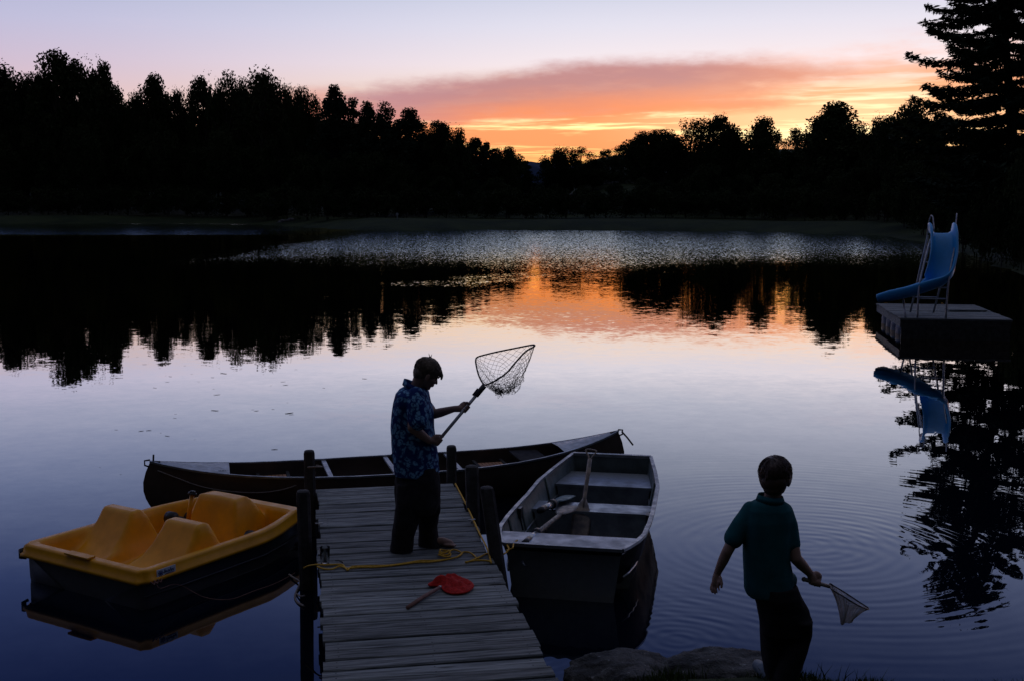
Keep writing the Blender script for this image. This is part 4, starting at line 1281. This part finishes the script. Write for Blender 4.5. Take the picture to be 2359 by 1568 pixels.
# near arm: sleeve, bent elbow, hand at the butt of the handle
sh = P1(957, 915, -.15); elb = P1(950, 984, -.20); wr = P1(989, 1014, -.13)
body.limb([(sh.lerp(elb, .25), .036), (sh.lerp(elb, .5), .040), (elb, .037), (elb.lerp(wr, .3), .038), (wr, .026)])
HB = P1(1000, 1026, -.10); HT = P1(1116, 887, -.02)      # handle butt and yoke
ha = (HT - HB).normalized()
hp = HB + ha * .045
grip(body, hp, ha, wr - hp, .013, .95)
body.limb([(wr, .026), (hp + (wr - hp) * .45, .024)])
# far arm reaching forward
sh2 = P1(965, 915, .15); el2 = P1(1000, 953, .12); wr2 = P1(1045, 941, .0)
body.limb([(sh2.lerp(el2, .3), .036), (sh2.lerp(el2, .6), .039), (el2, .036), (el2.lerp(wr2, .3), .036), (wr2, .0245)])
hp2 = HB.lerp(HT, .62)
pw = (wr2 - hp2)
grip(body, hp2, ha, pw, .013, .95, flip=-1)
body.limb([(wr2, .0245), (wr2.lerp(hp2, .45), .026), (wr2.lerp(hp2, .6), .026)])
me = shift(blob(body, .0055, 3, .4), BO); put('body', me, 'skin', boy)
# hair
hair = MB()
Hq = lambda p, r: hair.ell(q1(*p), tuple(a * .98 for a in r), F1, 18, 14)
Hq((-.012, 0, .033), (.100, .081, .087)); Hq((-.050, 0, -.010), (.054, .068, .062)); Hq((.060, 0, .054), (.038, .058, .036))
Hq((.0, .068, .005), (.022, .012, .038)); Hq((.0, -.068, .005), (.022, .012, .038)); Hq((-.062, 0, -.045), (.026, .045, .03))
rn = random.Random(3)
for i in range(26):       # fringe and loose locks
    y = rn.uniform(-.06, .06); a = q1(.075, y, .07); b = q1(.096 + rn.uniform(-.006, .006), y * 1.02, .040 + rn.uniform(-.006, .010)); c = q1(.104 + rn.uniform(-.006, .010), y * 1.05, .020 + rn.uniform(-.006, .010))
    hair.limb([(a, .009), (b, .007), (c, .0035)], 7)
for i in range(40):
    th = rn.uniform(0, 6.28); ph_ = rn.uniform(.2, 1.5)
    d = Vector((math.sin(ph_) * math.cos(th) * .098 - .012, math.sin(ph_) * math.sin(th) * .079, math.cos(ph_) * .085 + .033))
    e = d + Vector((.022, rn.uniform(-.008, .008), -.004)) + d.normalized() * .001
    hair.limb([(q1(*d), .006), (q1(*e), .003)], 6)
hair.limb([(q1(-.045, 0, .118), .006), (q1(-.065, .005, .138), .003)], 6); hair.limb([(q1(-.035, .01, .12), .006), (q1(-.038, .015, .142), .003)], 6)
hm = strands(blob(hair, .0045, 2, .35), q1, .98, (-.012, 0, .033), (.100, .081, .087), 900, 5, lambda u: u.z > -.35 and not (u.x > .45 and u.z < .35), .045); build(hm, 'hair', 'hair_fair', boy, True, BO, fix=False)
for s_ in (-1, 1):
    mb = MB(); mb.ell(q1(.081, s_ * .03, .0) - BO, (.009, .012, .007), F1, 10, 8); build(mb, 'eye', 'blackplastic', boy)
# shirt
sh_ = MB()
def tw(y, l, r_, hy, tilt=0.0, d=0.0):
    c = P1((l + r_) / 2, y, d); hx = (r_ - l) / 2 * B / FPX * 1.03
    return ring_of(c, hx, hy, (1, .16, 0), (-.05, 1, 0), 28, 2.4)
sh_.loft([tw(890, 932, 978, .085), tw(896, 922, 984, .140), tw(905, 913, 988, .172), tw(925, 909, 992, .178), tw(950, 905, 998, .165), tw(985, 902, 1001, .158), tw(1020, 902, 1005, .160), tw(1050, 903, 1008, .166), tw(1084, 909, 1010, .168), tw(1091, 911, 1010, .166)])
sh_.limb([(P1(958, 910, -.125), .064), (P1(958, 930, -.155), .070), (P1(961, 968, -.185), .072)], 18)
sh_.limb([(P1(968, 912, .12), .060), (P1(975, 930, .15), .062), (P1(986, 946, .14), .060)], 18)
# collar: a folded band round the neck
nc = P1(954, 897, 0)
def collar(mb, c, rx, ry, tilt, h, th, n=28):
    rings = []
    for k in range(n):
        w = 2 * math.pi * k / n
        p = Vector((math.cos(w) * rx, math.sin(w) * ry, -math.cos(w) * rx * tilt)); o_ = Vector((math.cos(w), math.sin(w), 0))
        b0 = c + p
        rings.append([b0 + o_ * .004 + Vector((0, 0, h)), b0 + o_ * (th * .6) + Vector((0, 0, h + .004)), b0 + o_ * th * 1.7 + Vector((0, 0, -.012)), b0 + o_ * .0 + Vector((0, 0, -.015))])
    rings.append(rings[0]); mb.loft(rings, cap=False)
me = shift(blob(sh_, .0075, 3, .5, wrinkle(.011, 9, 1.0)), BO); put('shirt', me, 'shirt', boy)
cb = MB(); collar(cb, P1(957, 893, 0), .077, .072, .52, .026, .012); build(cb, 'shirt_collar', 'shirt', boy, True, BO)
mb = MB(); c = P1(964, 969, -.19)
# trousers: wide legs that bunch at the cuffs
pt = MB()
pt.loft([ring_of(P1(962, y), hx, hy, n=28) for y, hx, hy in ((1070, .150, .150), (1100, .164, .165), (1130, .172, .172), (1160, .165, .168), (1180, .13, .14))])
def leg(mb, rows_):
    mb.loft([ring_of(P1((l + r_) / 2, y, d), (r_ - l) / 2 * B / FPX, hy, n=24) for y, l, r_, hy, d in rows_])
leg(pt, ((1110, 912, 968, .10, -.07), (1150, 910, 970, .11, -.07), (1200, 908, 968, .10, -.07), (1235, 902, 956, .088, -.06), (1262, 897, 952, .092, -.05), (1279, 898, 953, .092, -.05)))
leg(pt, ((1110, 955, 1010, .10, .08), (1150, 958, 1017, .11, .08), (1175, 962, 1016, .11, .08), (1210, 963, 1008, .09, .09), (1240, 964, 1012, .082, .09), (1256, 965, 1025, .088, .09), (1268, 966, 1026, .088, .09)))
pt.ell(P1(1004, 1168, .02), (.042, .05, .07), None, 12, 8)
pt.ell(P1(922, 1150, -.12), (.03, .05, .05), None, 12, 8)
me = shift(blob(pt, .0085, 3, .5, wrinkle(.014, 8, 5.0)), BO)
for v in me.vertices: v.co.z = max(v.co.z, .003)
put('trousers', me, 'pants_dark', boy)

# landing net held by the boy
net = thing('landing_net', 'large landing net with black mesh held up by the boy', 'fishing net', HB)
mb = MB(); mb.tube([Vector((0, 0, 0)), (HT - HB)], .0125, 12); build(mb, 'handle', 'handle', net)
yk = HT - HB
mb = MB(); mb.tube([yk - ha * .10, yk - ha * .0], .020, 10); mb.box(yk - ha * .03, (.05, .02, .05), ha.to_track_quat('Z', 'Y').to_matrix())
mb.tube([yk - ha * .10 + Vector((-.022, 0, .004)), yk - ha * .04 + Vector((-.022, 0, .008))], .008, 6); build(mb, 'yoke', 'hullgrey', net)
hoopw = [(1116, 885, -.02), (1113, 883, .0), (1107, 873, .03), (1101, 858, .07), (1096.5, 838, .12), (1096, 829, .14), (1100, 822, .145), (1120, 816, .12), (1150, 809, .06), (1185, 802, -.02), (1215, 796, -.10), (1228, 794, -.15), (1232, 795.5, -.17), (1227, 800, -.17), (1210, 810, -.16), (1186, 836, -.13), (1167, 858, -.10), (1143, 875, -.06), (1122, 885, -.03)]
hoop = [P1(*p) - HB for p in hoopw]
mb = MB(); mb.tube(spline(hoop, 4, True), .0062, 8, closed=True); build(mb, 'hoop', 'rim', net)
# bag of knotted mesh hanging from the hoop
dense = spline(hoop, 8, True); NU, NVV = 64, 19
tot = len(dense); loop_ = [dense[int(i * tot / NU) % tot] for i in range(NU)]
cen = sum(loop_, Vector()) / NU
tip = [P1(1190, 904, -.02) - HB, P1(1150, 900, .0) - HB]
rn = random.Random(9); G = []
for j in range(NVV):
    t = j / (NVV - 1); row = []
    for i in range(NU):
        a = loop_[i]
        bt = P1(1150 + 30 * (.5 + .5 * math.cos(6.283 * i / NU + 2.4)), 903 + 2 * math.sin(6.283 * i / NU), .02 * math.sin(6.283 * i / NU)) - HB
        mid = a.lerp(bt, .5) + Vector((.03, .05, -.01))
        p = a * (1 - t) ** 2 + mid * 2 * t * (1 - t) + bt * t * t
        # crumpled slack towards the bottom
        cr_ = ss(.25, 1, t) * .022
        p = p + Vector((rn.gauss(0, 1) * cr_, rn.gauss(0, 1) * cr_, rn.gauss(0, 1) * cr_ * .8)) + Vector((0, 0, -.03 * math.sin(math.pi * t) * (.5 + .5 * math.sin(i * .9))))
        row.append(p)
    G.append(row)
mb = MB()
for j in range(NVV - 1):
    for i in range(NU):
        a = G[j][i]
        if (i + j) % 2 == 0:
            for di in (1, -1):
                b = G[j + 1][(i + di) % NU]; mb.tube([a, b], .0012, 3, cap=False)
build(mb, 'net_mesh', 'netcord', net, False, fix=False)

# ------------------------------------------------------------------ boy on the shore
B2 = 6.35
def P2(x, y, d=0.0): return at(x, y, B2 + d)
gz = P2(1795, 1582).z
boy2 = thing('person', 'brown-haired boy in a teal polo shirt on the near shore', 'person', P2(1795, 1582))
BO2 = boy2.location.copy()
hc2 = P2(1787, 1098, .02)
F2 = frame((.42, .88, -.10), (.0, .12, 1))
body = MB(); q2 = add_head(body, hc2, F2, .98)
body.limb([(q2(-.03, 0, -.06), .046), (P2(1778, 1150), .048), (P2(1772, 1165), .055)])
body.loft([ring_of(P2((1740 + 1812) / 2 - (y - 1160) * .0, y), hx, hy) for y, hx, hy in ((1165, .07, .05), (1180, .09, .06), (1260, .09, .07), (1340, .09, .075), (1390, .08, .07))])
body.limb([(P2(1782, 1390, 0), .06), (P2(1785, 1470, .06), .06), (P2(1778, 1565, .05), .04)]); body.limb([(P2(1815, 1400, .02), .06), (P2(1838, 1460, .05), .06), (P2(1810, 1575, -.02), .04)])
# left arm hanging, hand relaxed
s1, e1, w1 = P2(1724, 1178, 0), P2(1676, 1268, -.02), P2(1653, 1318, .03)
body.limb([(s1.lerp(e1, .2), .036), (s1.lerp(e1, .6), .036), (e1, .031), (e1.lerp(w1, .4), .030), (w1, .021)])
kn = P2(1648, 1341, .03)
body.limb([(w1, .021), (w1.lerp(kn, .5), .024), (kn, .022)]); body.limb([(P2(1655, 1334, .02), .017), (P2(1659, 1341, .0), .015)])
for (x, y, x2, y2, x3, y3, d, r_) in ((1641, 1342, 1637, 1354, 1641, 1364, .05, .0072), (1645, 1346, 1643, 1357, 1648, 1367, .035, .0075), (1650, 1346, 1649, 1356, 1652, 1364, .02, .0075), (1655, 1343, 1655, 1352, 1657, 1358, .005, .007)):
    body.limb([(P2(x, y, d), r_ * 1.15), (P2(x2, y2, d - .005), r_), (P2(x3, y3, d - .015), r_ * .85)], 8)
body.limb([(P2(1659, 1328, -.01), .010), (P2(1663, 1342, -.03), .009), (P2(1662, 1352, -.035), .0075)], 8)
# right arm with the small net
s2, e2, w2 = P2(1812, 1185, 0), P2(1833, 1285, -.05), P2(1866, 1320, .0)
body.limb([(s2.lerp(e2, .2), .036), (s2.lerp(e2, .6), .037), (e2, .033), (e2.lerp(w2, .4), .032), (w2, .022)])
NB_, NT = P2(1852, 1333, -.01), P2(1912, 1350, .03)
na_ = (NT - NB_).normalized(); gp = P2(1876, 1339, .005)
body.limb([(w2, .022), (w2.lerp(gp, .55), .025)])
grip(body, gp, na_, w2 - gp, .012, .92)
me = shift(blob(body, .0055, 3, .4), BO2); put('body', me, 'skin', boy2)
hair = MB(); Hq = lambda p, r: hair.ell(q2(*p), tuple(a * .98 for a in r), F2, 20, 16)
Hq((-.012, 0, .034), (.106, .091, .090)); Hq((-.052, 0, -.018), (.062, .078, .068)); Hq((.05, 0, .055), (.055, .07, .045))
Hq((-.01, .074, .0), (.045, .016, .05)); Hq((-.01, -.074, .0), (.045, .016, .05)); Hq((-.06, 0, -.065), (.042, .056, .03))
rn = random.Random(6)
for i in range(44):
    th = rn.uniform(0, 6.28); ph_ = rn.uniform(.3, 1.9)
    d = Vector((math.sin(ph_) * math.cos(th) * .106 - .012, math.sin(ph_) * math.sin(th) * .091, math.cos(ph_) * .09 + .034))
    if d.x > .05 and d.z < .03: continue
    e = d + Vector((d.x * .02, d.y * .02, -.035))
    hair.limb([(q2(*d), .005), (q2(*e), .003)], 6)
hm = strands(blob(hair, .0045, 2, .35), q2, .98, (-.012, 0, .034), (.106, .091, .090), 1000, 9, lambda u: u.z > -.6 and not (u.x > .45 and u.z < .3), .05); build(hm, 'hair', 'hair_brown', boy2, True, BO2, fix=False)
pl_ = MB()
def tw2(y, l, r_, hy, d=0.0): return ring_of(P2((l + r_) / 2, y, d), (r_ - l) / 2 * B2 / FPX * 1.02, hy, (1, .0, 0), (0, 1, 0), 28, 2.5)
pl_.loft([tw2(1150, 1748, 1800, .055), tw2(1158, 1728, 1812, .078), tw2(1170, 1716, 1823, .095), tw2(1195, 1712, 1826, .108), tw2(1240, 1713, 1822, .112), tw2(1290, 1713, 1821, .115), tw2(1325, 1714, 1828, .118), tw2(1352, 1714, 1829, .12), tw2(1367, 1719, 1822, .118)])
pl_.ell(P2(1812, 1335, .02), (.058, .085, .05), None, 14, 10)
pl_.limb([(P2(1729, 1175), .052), (P2(1712, 1204), .058), (P2(1691, 1238, -.01), .053)], 18)
pl_.limb([(P2(1806, 1178), .052), (P2(1817, 1210), .056), (P2(1824, 1252, -.025), .051)], 18)
me = shift(blob(pl_, .007, 3, .5, wrinkle(.008, 9, 3.0, (1, 1, .35))), BO2); put('polo_shirt', me, 'teal', boy2)
cb = MB(); collar(cb, P2(1775, 1148), .062, .060, .10, .018, .011); build(cb, 'shirt_collar', 'teal', boy2, True, BO2)
pt = MB()
def l2(rows_): pt.loft([ring_of(P2((l + r_) / 2, y, d), (r_ - l) / 2 * B2 / FPX, hy, n=26) for y, l, r_, hy, d in rows_])
l2(((1345, 1732, 1836, .125, 0), (1369, 1735, 1848, .135, 0), (1397, 1741, 1863, .14, .02), (1425, 1746, 1871, .14, .02), (1455, 1750, 1869, .135, .02)))
l2(((1420, 1747, 1812, .11, .03), (1464, 1751, 1815, .105, .05), (1500, 1753, 1812, .10, .06), (1530, 1757, 1806, .09, .06), (1562, 1762, 1805, .085, .06)))
l2(((1420, 1800, 1871, .12, .0), (1455, 1806, 1868, .115, .02), (1490, 1800, 1860, .11, .0), (1530, 1788, 1847, .1, -.02), (1560, 1782, 1834, .09, -.03), (1576, 1784, 1826, .085, -.03)))
me = shift(blob(pt, .008, 3, .5, wrinkle(.010, 8, 7.0)), BO2); put('trousers', me, 'pants_black', boy2)
for (x, y, d) in ((1765, 1572, .10), (1800, 1586, -.03)):
    mb = MB(); c = P2(x, y, d); c.z = gz
    mb.limb([(c + Vector((-.0, -.05, .035)), .036), (c + Vector((-.01, .05, .040)), .04), (c + Vector((-.02, .14, .032)), .034)])
    me = shift(blob(mb, .008, 2), BO2)
    for v in me.vertices: v.co.z = max(v.co.z, .002)
    put('shoe', me, 'shoe', boy2)

net2 = thing('dip_net', 'small dip net with pale gauze bag held by the boy on the shore', 'fishing net', NB_)
mb = MB(); mb.tube([Vector(), (NT - NB_) * .98], [.012, .011], 10); mb.ell(Vector(), (.014, .014, .014), None, 10, 8); build(mb, 'handle', 'stick_oar', net2)
hp_ = [(1912, 1343, .05), (1922, 1349, .06), (1950, 1366, .08), (1980, 1386, .08), (2000, 1399, .06), (1998, 1402, .02), (1975, 1392, -.06), (1945, 1374, -.08), (1922, 1360, -.04), (1912, 1352, .02)]
hw = [P2(*p) - NB_ for p in hp_]
mb = MB(); mb.tube(spline(hw, 4, True), .0042, 6, closed=True); build(mb, 'hoop', 'rim', net2)
dn = spline(hw, 6, True); NU2 = 40; lp = [dn[int(i * len(dn) / NU2)] for i in range(NU2)]
rows = []
bt1, bt2 = P2(1938, 1437, .0) - NB_, P2(1962, 1431, .0) - NB_
rn = random.Random(2)
for j in range(11):
    t = j / 10; row = []
    for i in range(NU2):
        a = lp[i]; k = ss(P2(1915, 1350).x - NB_.x, P2(1998, 1400).x - NB_.x, a.x)
        b = bt1.lerp(bt2, k) + Vector((0, .012 * math.sin(i), 0))
        p = a.lerp(b, t) + Vector((.012 * math.sin(math.pi * t) * (1 - 2 * k), .02 * math.sin(math.pi * t) * math.sin(i * .8), -.0 * t))
        row.append(p)
    rows.append(row)
mb = MB()      # fine gauze: woven strands, with fold seams
for j in range(11):
    for i in range(NU2): 
        if j < 10:
            mb.tube([rows[j][i], rows[j + 1][i]], .0013, 3, cap=False)
            mb.tube([rows[j][i], rows[j + 1][(i + 1) % NU2]], .0010, 3, cap=False); mb.tube([rows[j][i].lerp(rows[j][(i + 1) % NU2], .5), rows[j + 1][i].lerp(rows[j + 1][(i + 1) % NU2], .5)], .0012, 3, cap=False)
        mb.tube([rows[j][i], rows[j][(i + 1) % NU2]], .0013, 3, cap=False)
        if j < 10: mb.tube([rows[j][i].lerp(rows[j + 1][i], .5), rows[j][(i + 1) % NU2].lerp(rows[j + 1][(i + 1) % NU2], .5)], .0012, 3, cap=False)
build(mb, 'net_bag', 'gauze', net2, False, fix=False)

# ------------------------------------------------------------------ ropes, red net and glass on the dock
def Zx(X, Y, z=DZ + .012): return onz(660.5 + .26 * X, 1170 + .26 * Y, z)
def rope(mb, pts, r=.0065, n=6): mb.tube(spline(pts, n), r, 6)
mb = MB()
rope(mb, [Zx(150, 530, .36), Zx(185, 512, .38), Zx(262, 498), Zx(330, 500), Zx(480, 497), Zx(515, 520), Zx(540, 545), Zx(580, 515), Zx(700, 508), Zx(900, 503), Zx(1060, 482), Zx(1180, 462), Zx(1300, 460), Zx(1420, 450), Zx(1500, 432), Zx(1545, 405), Zx(1565, 385), Zx(1620, 390), Zx(1665, 420), Zx(1690, 440), Zx(1760, 405), Zx(1800, 392), onz(1143, 1270, .44)])
rope(mb, [Zx(270, 515), Zx(330, 535), Zx(400, 538), Zx(470, 512), Zx(540, 530), Zx(640, 520), Zx(800, 518), Zx(980, 500), Zx(1150, 478), Zx(1290, 472), Zx(1450, 445), Zx(1520, 425), Zx(1550, 400), Zx(1530, 380), Zx(1480, 365), Zx(1446, 378), Zx(1450, 405)])
rope(mb, [Zx(1580, 475), Zx(1680, 460), Zx(1780, 462), Zx(1815, 480)])
rope(mb, [Zx(1590, 478), Zx(1650, 455), Zx(1720, 425), Zx(1790, 395), Zx(1850, 402, .42), onz(1160, 1275, .42), onz(1172, 1264, .42), onz(1168, 1254, .42)])
for k in range(3):
    c = Zx(1398, 412 - k * 3); ring = [c + Vector((math.cos(a) * (.045 - .006 * k), math.sin(a) * (.05 - .008 * k), .004 + .011 * k + .006 * math.sin(a * 2 + k))) for a in [i * 6.283 / 14 for i in range(14)]]
    mb.tube(spline(ring, 3, True), .006, 6, closed=True)
rope(mb, [onz(1049, 1113, .41), onz(1075, 1163, .41), onz(1102, 1222, .41), onz(1122, 1262, .41), Zx(1812, 482)], .0075)
tag(build(mb, 'rope', 'rope_yellow'), 'yellow rope strung across the dock with a coil by the boy’s foot'.replace('’', "'"), 'rope')
mb = MB()
c0 = at(726, 1074, 10.2)
def cw(t, z, out=.0):      # point on the canoe's near side
    return canoe.matrix_world @ Vector((0, 0, 0))
CM = Matrix.Translation(A0) @ Matrix.Rotation(CA, 4, 'Z')
def cside(t, z):
    pts = csec(t); 
    for a, b in zip(pts, pts[1:]):
        if a[2] <= z <= b[2]:
            k = (z - a[2]) / max(1e-6, b[2] - a[2]); return CM @ Vector((a[0], -(a[1] + (b[1] - a[1]) * k) - .010, z))
    return CM @ Vector((pts[-1][0], -pts[-1][1] - .012, pts[-1][2]))
rope(mb, [c0, c0.lerp(cside(.31, .33), .5) + Vector((0, 0, -.02)), cside(.305, .325), cside(.27, .25), cside(.22, .21), cside(.16, .22), cside(.10, .27), cside(.05, .36), cside(.02, .42)], .006)
rope(mb, [cside(.305, .325), cside(.306, .22), cside(.307, .12)], .006)
rope(mb, [c0 + Vector((-.06, -.02, 0)), c0 + Vector((.0, -.05, .01)), c0 + Vector((.06, .0, .0)), c0 + Vector((.0, .05, 0))], .008)
tag(build(mb, 'rope', 'rope_grey'), 'thin grey mooring rope sagging along the canoe to the far left post', 'rope')
mb = MB(); a0 = PBM @ Vector((.10, -.03, .33))
rope(mb, [PBM @ Vector((.03, .0, .33)), PBM @ Vector((.07, -.05, .325)), a0, PBM @ Vector((.10, -.07, .28)), onz(410, 1345, .12), onz(470, 1374, .012), onz(530, 1379, .004), onz(585, 1360, .003), onz(640, 1340, .003), onz(680, 1318, .003)], .0028)
for k in range(3): rope(mb, [PBM @ Vector((.04 + .03 * k, -.045, .34)), PBM @ Vector((.06 + .03 * k, -.055, .315)), PBM @ Vector((.08 + .03 * k, -.045, .335))], .006)
tag(build(mb, 'rope', 'stick'), 'worn line from the pedal boat corner trailing in the water', 'rope')
mb = MB(); rope(mb, [onz(697, 1325, .04), onz(690, 1345, .02), onz(680, 1370, .005), onz(684, 1385, .004), onz(700, 1395, .01)], .009); rope(mb, [onz(683, 1366, .008), onz(692, 1372, .02), onz(702, 1371, .04)], .007)
rope(mb, [onz(666, 1322, .006), onz(674, 1328, .015), onz(688, 1336, .02), onz(697, 1345, .03)], .008)
tag(build(mb, 'rope', 'rope_grey'), 'loose rope end looping in the water beside the near left post', 'rope')
mb = MB(); rope(mb, [onz(1168, 1266, .40), onz(1180, 1262, .44), onz(1184, 1250, .43), onz(1192, 1243, .43)], .0065)
tag(build(mb, 'rope', 'rope_yellow'), "short yellow rope loop over the rowboat's near end", 'rope')

rnet = thing('hand_net', 'small red mesh hand net lying on the dock planks', 'hand net', Zx(1360, 700, DZ))
o_ = Zx(1360, 700, DZ)
mb = MB(); rim_ = [Zx(1352, 690) , Zx(1260, 680), Zx(1285, 655), Zx(1370, 640), Zx(1420, 622), Zx(1560, 620), Zx(1640, 660), Zx(1648, 700), Zx(1590, 740), Zx(1490, 755), Zx(1410, 735)]
rim_ = [p - o_ for p in rim_]; mb.tube(spline(rim_, 4, True), .006, 6, closed=True); build(mb, 'hoop', 'red', rnet)
dn = spline(rim_, 6, True); nn_ = len(dn); ctr = Zx(1460, 680) - o_
rows = []; rn = random.Random(12)
for j in range(12):
    t = j / 11; row = []
    for i in range(nn_):
        a = dn[i]; p = a.lerp(ctr + Vector((-.01, .07, 0)), t)
        hgt = (.030 + .045 * ss(.06, -.10, p.x)) * ss(0, .6, t) * (1 + .5 * mnoise.noise(p * 9)) + .022 * mnoise.noise(p * 24) * ss(0, .2, t)
        row.append(p + Vector((0, 0, .006 + max(0, hgt))))
    row.append(row[0]); rows.append(row)
mb = MB(); mb.grid(rows); build(mb, 'net_bag', 'red', rnet, True, fix=False)
mb = MB(); mb.tube([Zx(1355, 700, DZ + .022) - o_, Zx(1200, 790, DZ + .018) - o_, Zx(1070, 878, DZ + .016) - o_], [.0125, .0135, .014], 10); build(mb, 'handle', 'stick', rnet)
mb = MB(); mb.tube([Zx(1362, 696, DZ + .0222) - o_, Zx(1353, 701, DZ + .022) - o_], .0135, 10); build(mb, 'ferrule', 'foil', rnet)

gb = Zx(340, 485, DZ + .003)
gls = thing('drinking_glass', 'clear half-full drinking glass on the left dock edge', 'glass', gb)
n = 24; prof = [(.0, .030), (.12, .038), (.12, .0358), (.012, .0282), (.012, 0.001)]
mb = MB(); rings = [[(r * math.cos(6.2832 * k / n), r * math.sin(6.2832 * k / n), z) for k in range(n)] for z, r in [(0, .001)] + prof]
mb.loft(rings, cap=False); build(mb, 'tumbler', 'glass', gls)
mb = MB(); rings = [[(r * math.cos(6.2832 * k / n), r * math.sin(6.2832 * k / n), z) for k in range(n)] for z, r in ((.0135, .0265), (.055, .0300))]
mb.loft(rings); m, t, p_ = newmat('milky_drink'); setp(p_, (.7, .7, .68), .3); M['drink'] = m
build(mb, 'drink', 'drink', gls)
mb = MB(); mb.tube(spline([Zx(430, 462), Zx(465, 462), Zx(495, 478)], 4), .005, 5)
tag(build(mb, 'twig', 'bark'), 'small dark twig on the dock beside the glass', 'twig')

# ------------------------------------------------------------------ rocks, grass and floating leaves
def boulder(name, c, rad, seed, label, rz=0.0, sub=4, group=None):
    bm = bmesh.new(); bmesh.ops.create_icosphere(bm, subdivisions=sub, radius=1)
    for v in bm.verts:
        q = v.co * 1.1 + Vector((seed * 3.1, seed, 0))
        k = 1 + .22 * mnoise.noise(q) + .13 * mnoise.noise(q * 2.3) + .075 * mnoise.noise(q * 5.5) + .045 * abs(mnoise.noise(q * 10)) + .02 * mnoise.noise(q * 22)
        v.co *= k
        v.co.z = min(v.co.z, .8 + .15 * v.co.z)
        v.co = Vector((v.co.x * rad[0], v.co.y * rad[1], v.co.z * rad[2]))
    me = bpy.data.meshes.new(name); bm.to_mesh(me); bm.free()
    o = put(name, me, 'rock', None, True, c); o.rotation_euler = (0, 0, rz)
    return tag(o, label, 'rock', group)
boulder('boulder', (.70, 6.98, .03), (.34, .26, .17), 1, 'long low boulder at the water edge left of the boy', sub=5)
boulder('boulder', (1.30, 7.0, .04), (.40, .26, .18), 2.4, "humped boulder at the water edge behind the boy's legs", R(-6), sub=5)
boulder('boulder', (.74, 6.66, .10), (.22, .14, .15), 3.3, 'pale lichened rock in front of the long low boulder', sub=5)
boulder('boulder', (.56, 6.55, .10), (.12, .11, .09), 4.1, 'small pale rock at the foot of the pale lichened rock')
boulder('boulder', (2.17, 6.56, .10), (.12, .13, .10), 5.2, 'small dark rock in the grass at lower right')
boulder('boulder', (.26, 6.62, .0), (.16, .14, .09), 6.2, 'dark low stone beside the right dock edge')
grs = MB(); rn = random.Random(77)
def blade(x, y, h):
    z = ground_z(x, y) - .01; a = rn.uniform(0, 6.28); w = rn.uniform(.0025, .005); lx, ly = rn.gauss(0, .3) * h, rn.gauss(0, .3) * h
    wx, wy = math.cos(a) * w, math.sin(a) * w
    grs.add([(x - wx, y - wy, z), (x + wx, y + wy, z), (x + wx * .7 + lx * .4, y + wy * .7 + ly * .4, z + h * .6), (x - wx * .7 + lx * .4, y - wy * .7 + ly * .4, z + h * .6), (x + lx, y + ly, z + h)], [(0, 1, 2, 3), (3, 2, 4)])
for _ in range(9000):
    x = rn.uniform(.15, 3.4); y = rn.uniform(5.8, 6.75)
    if shore_d(x, y) < .10: continue
    k = mnoise.noise((x * 3.2, y * 3.2, 0))
    if k < -.15: continue
    blade(x, y, rn.uniform(.02, .06) * (1 + k))
for (cx, cy, n_, h_) in ((.84, 6.52, 40, .12), (.92, 6.56, 60, .11), (1.02, 6.54, 50, .10), (.50, 6.50, 14, .13), (1.86, 6.58, 16, .16), (2.05, 6.6, 18, .17), (1.75, 6.55, 14, .10), (2.3, 6.62, 50, .08), (2.5, 6.62, 60, .09), (2.65, 6.6, 40, .08), (1.5, 6.6, 30, .10), (.38, 6.5, 8, .10)):
    for _ in range(n_): blade(cx + rn.gauss(0, .045), cy + rn.gauss(0, .03), h_ * rn.uniform(.5, 1.2))
tag(build(grs, 'grass', 'grass', smooth=False, fix=False), 'short grass on the near bank around the rocks', 'grass', kind='stuff')

LV = [(600, 291, 18), (703, 243, 15), (727, 198, 15), (515, 99, 16), (455, 38, 9), (628, 57, 14), (945, 55, 12), (847, 109, 9), (1165, 173, 32), (1075, 206, 14), (1083, 300, 10), (1110, 348, 25), (1093, 478, 32), (1405, 470, 10), (1435, 480, 18), (1572, 467, 13), (1705, 500, 33), (1722, 512, 18), (1675, 268, 20), (1655, 241, 18), (1990, 292, 12), (2325, 216, 20), (1760, 140, 11), (764, 540, 14), (770, 506, 10), (487, 646, 20), (550, 641, 20), (702, 687, 22), (282, 636, 13), (648, 661, 8), (927, 715, 7), (1585, 797, 25), (148, 944, 8), (320, 1002, 8), (1691, 413, 7), (903, 177, 9), (960, 240, 9), (640, 130, 8), (1553, 273, 8)]
mbl = MB()
pts = []
for i in range(7):
    t = i / 6 * 2 - 1; w = .30 * (1 - t * t) ** .6 + .02
    pts.append([(t, -w, .10 * t * t + .02), (t, 0, .06 * t * t), (t, w, .10 * t * t + .03)])
mbl.grid(pts); lme = mbl.mesh('floating_leaf'); lme.materials.append(M['fallen'])
rn = random.Random(31)
for X, Y, hl in LV:
    p = onz((200 + X / 3.37) * .9436, (860 + Y / 3.37) * .9436, 0.0)
    o = bpy.data.objects.new('floating_leaf', lme); COL.objects.link(o)
    s_ = hl / 3.37 * .9436 * p.y / FPX * 1.1
    o.location = (p.x, p.y, .002); o.scale = (s_, s_ * rn.uniform(.8, 1.3), s_ * 1.0); o.rotation_euler = (0, 0, rn.uniform(-.5, .5))
    tag(o, 'small dark leaf floating on the calm water beyond the canoe', 'leaf', 'leaves floating beyond the canoe')
print('tris', sum(len(o.data.polygons) for o in S.objects if o.type == 'MESH'))
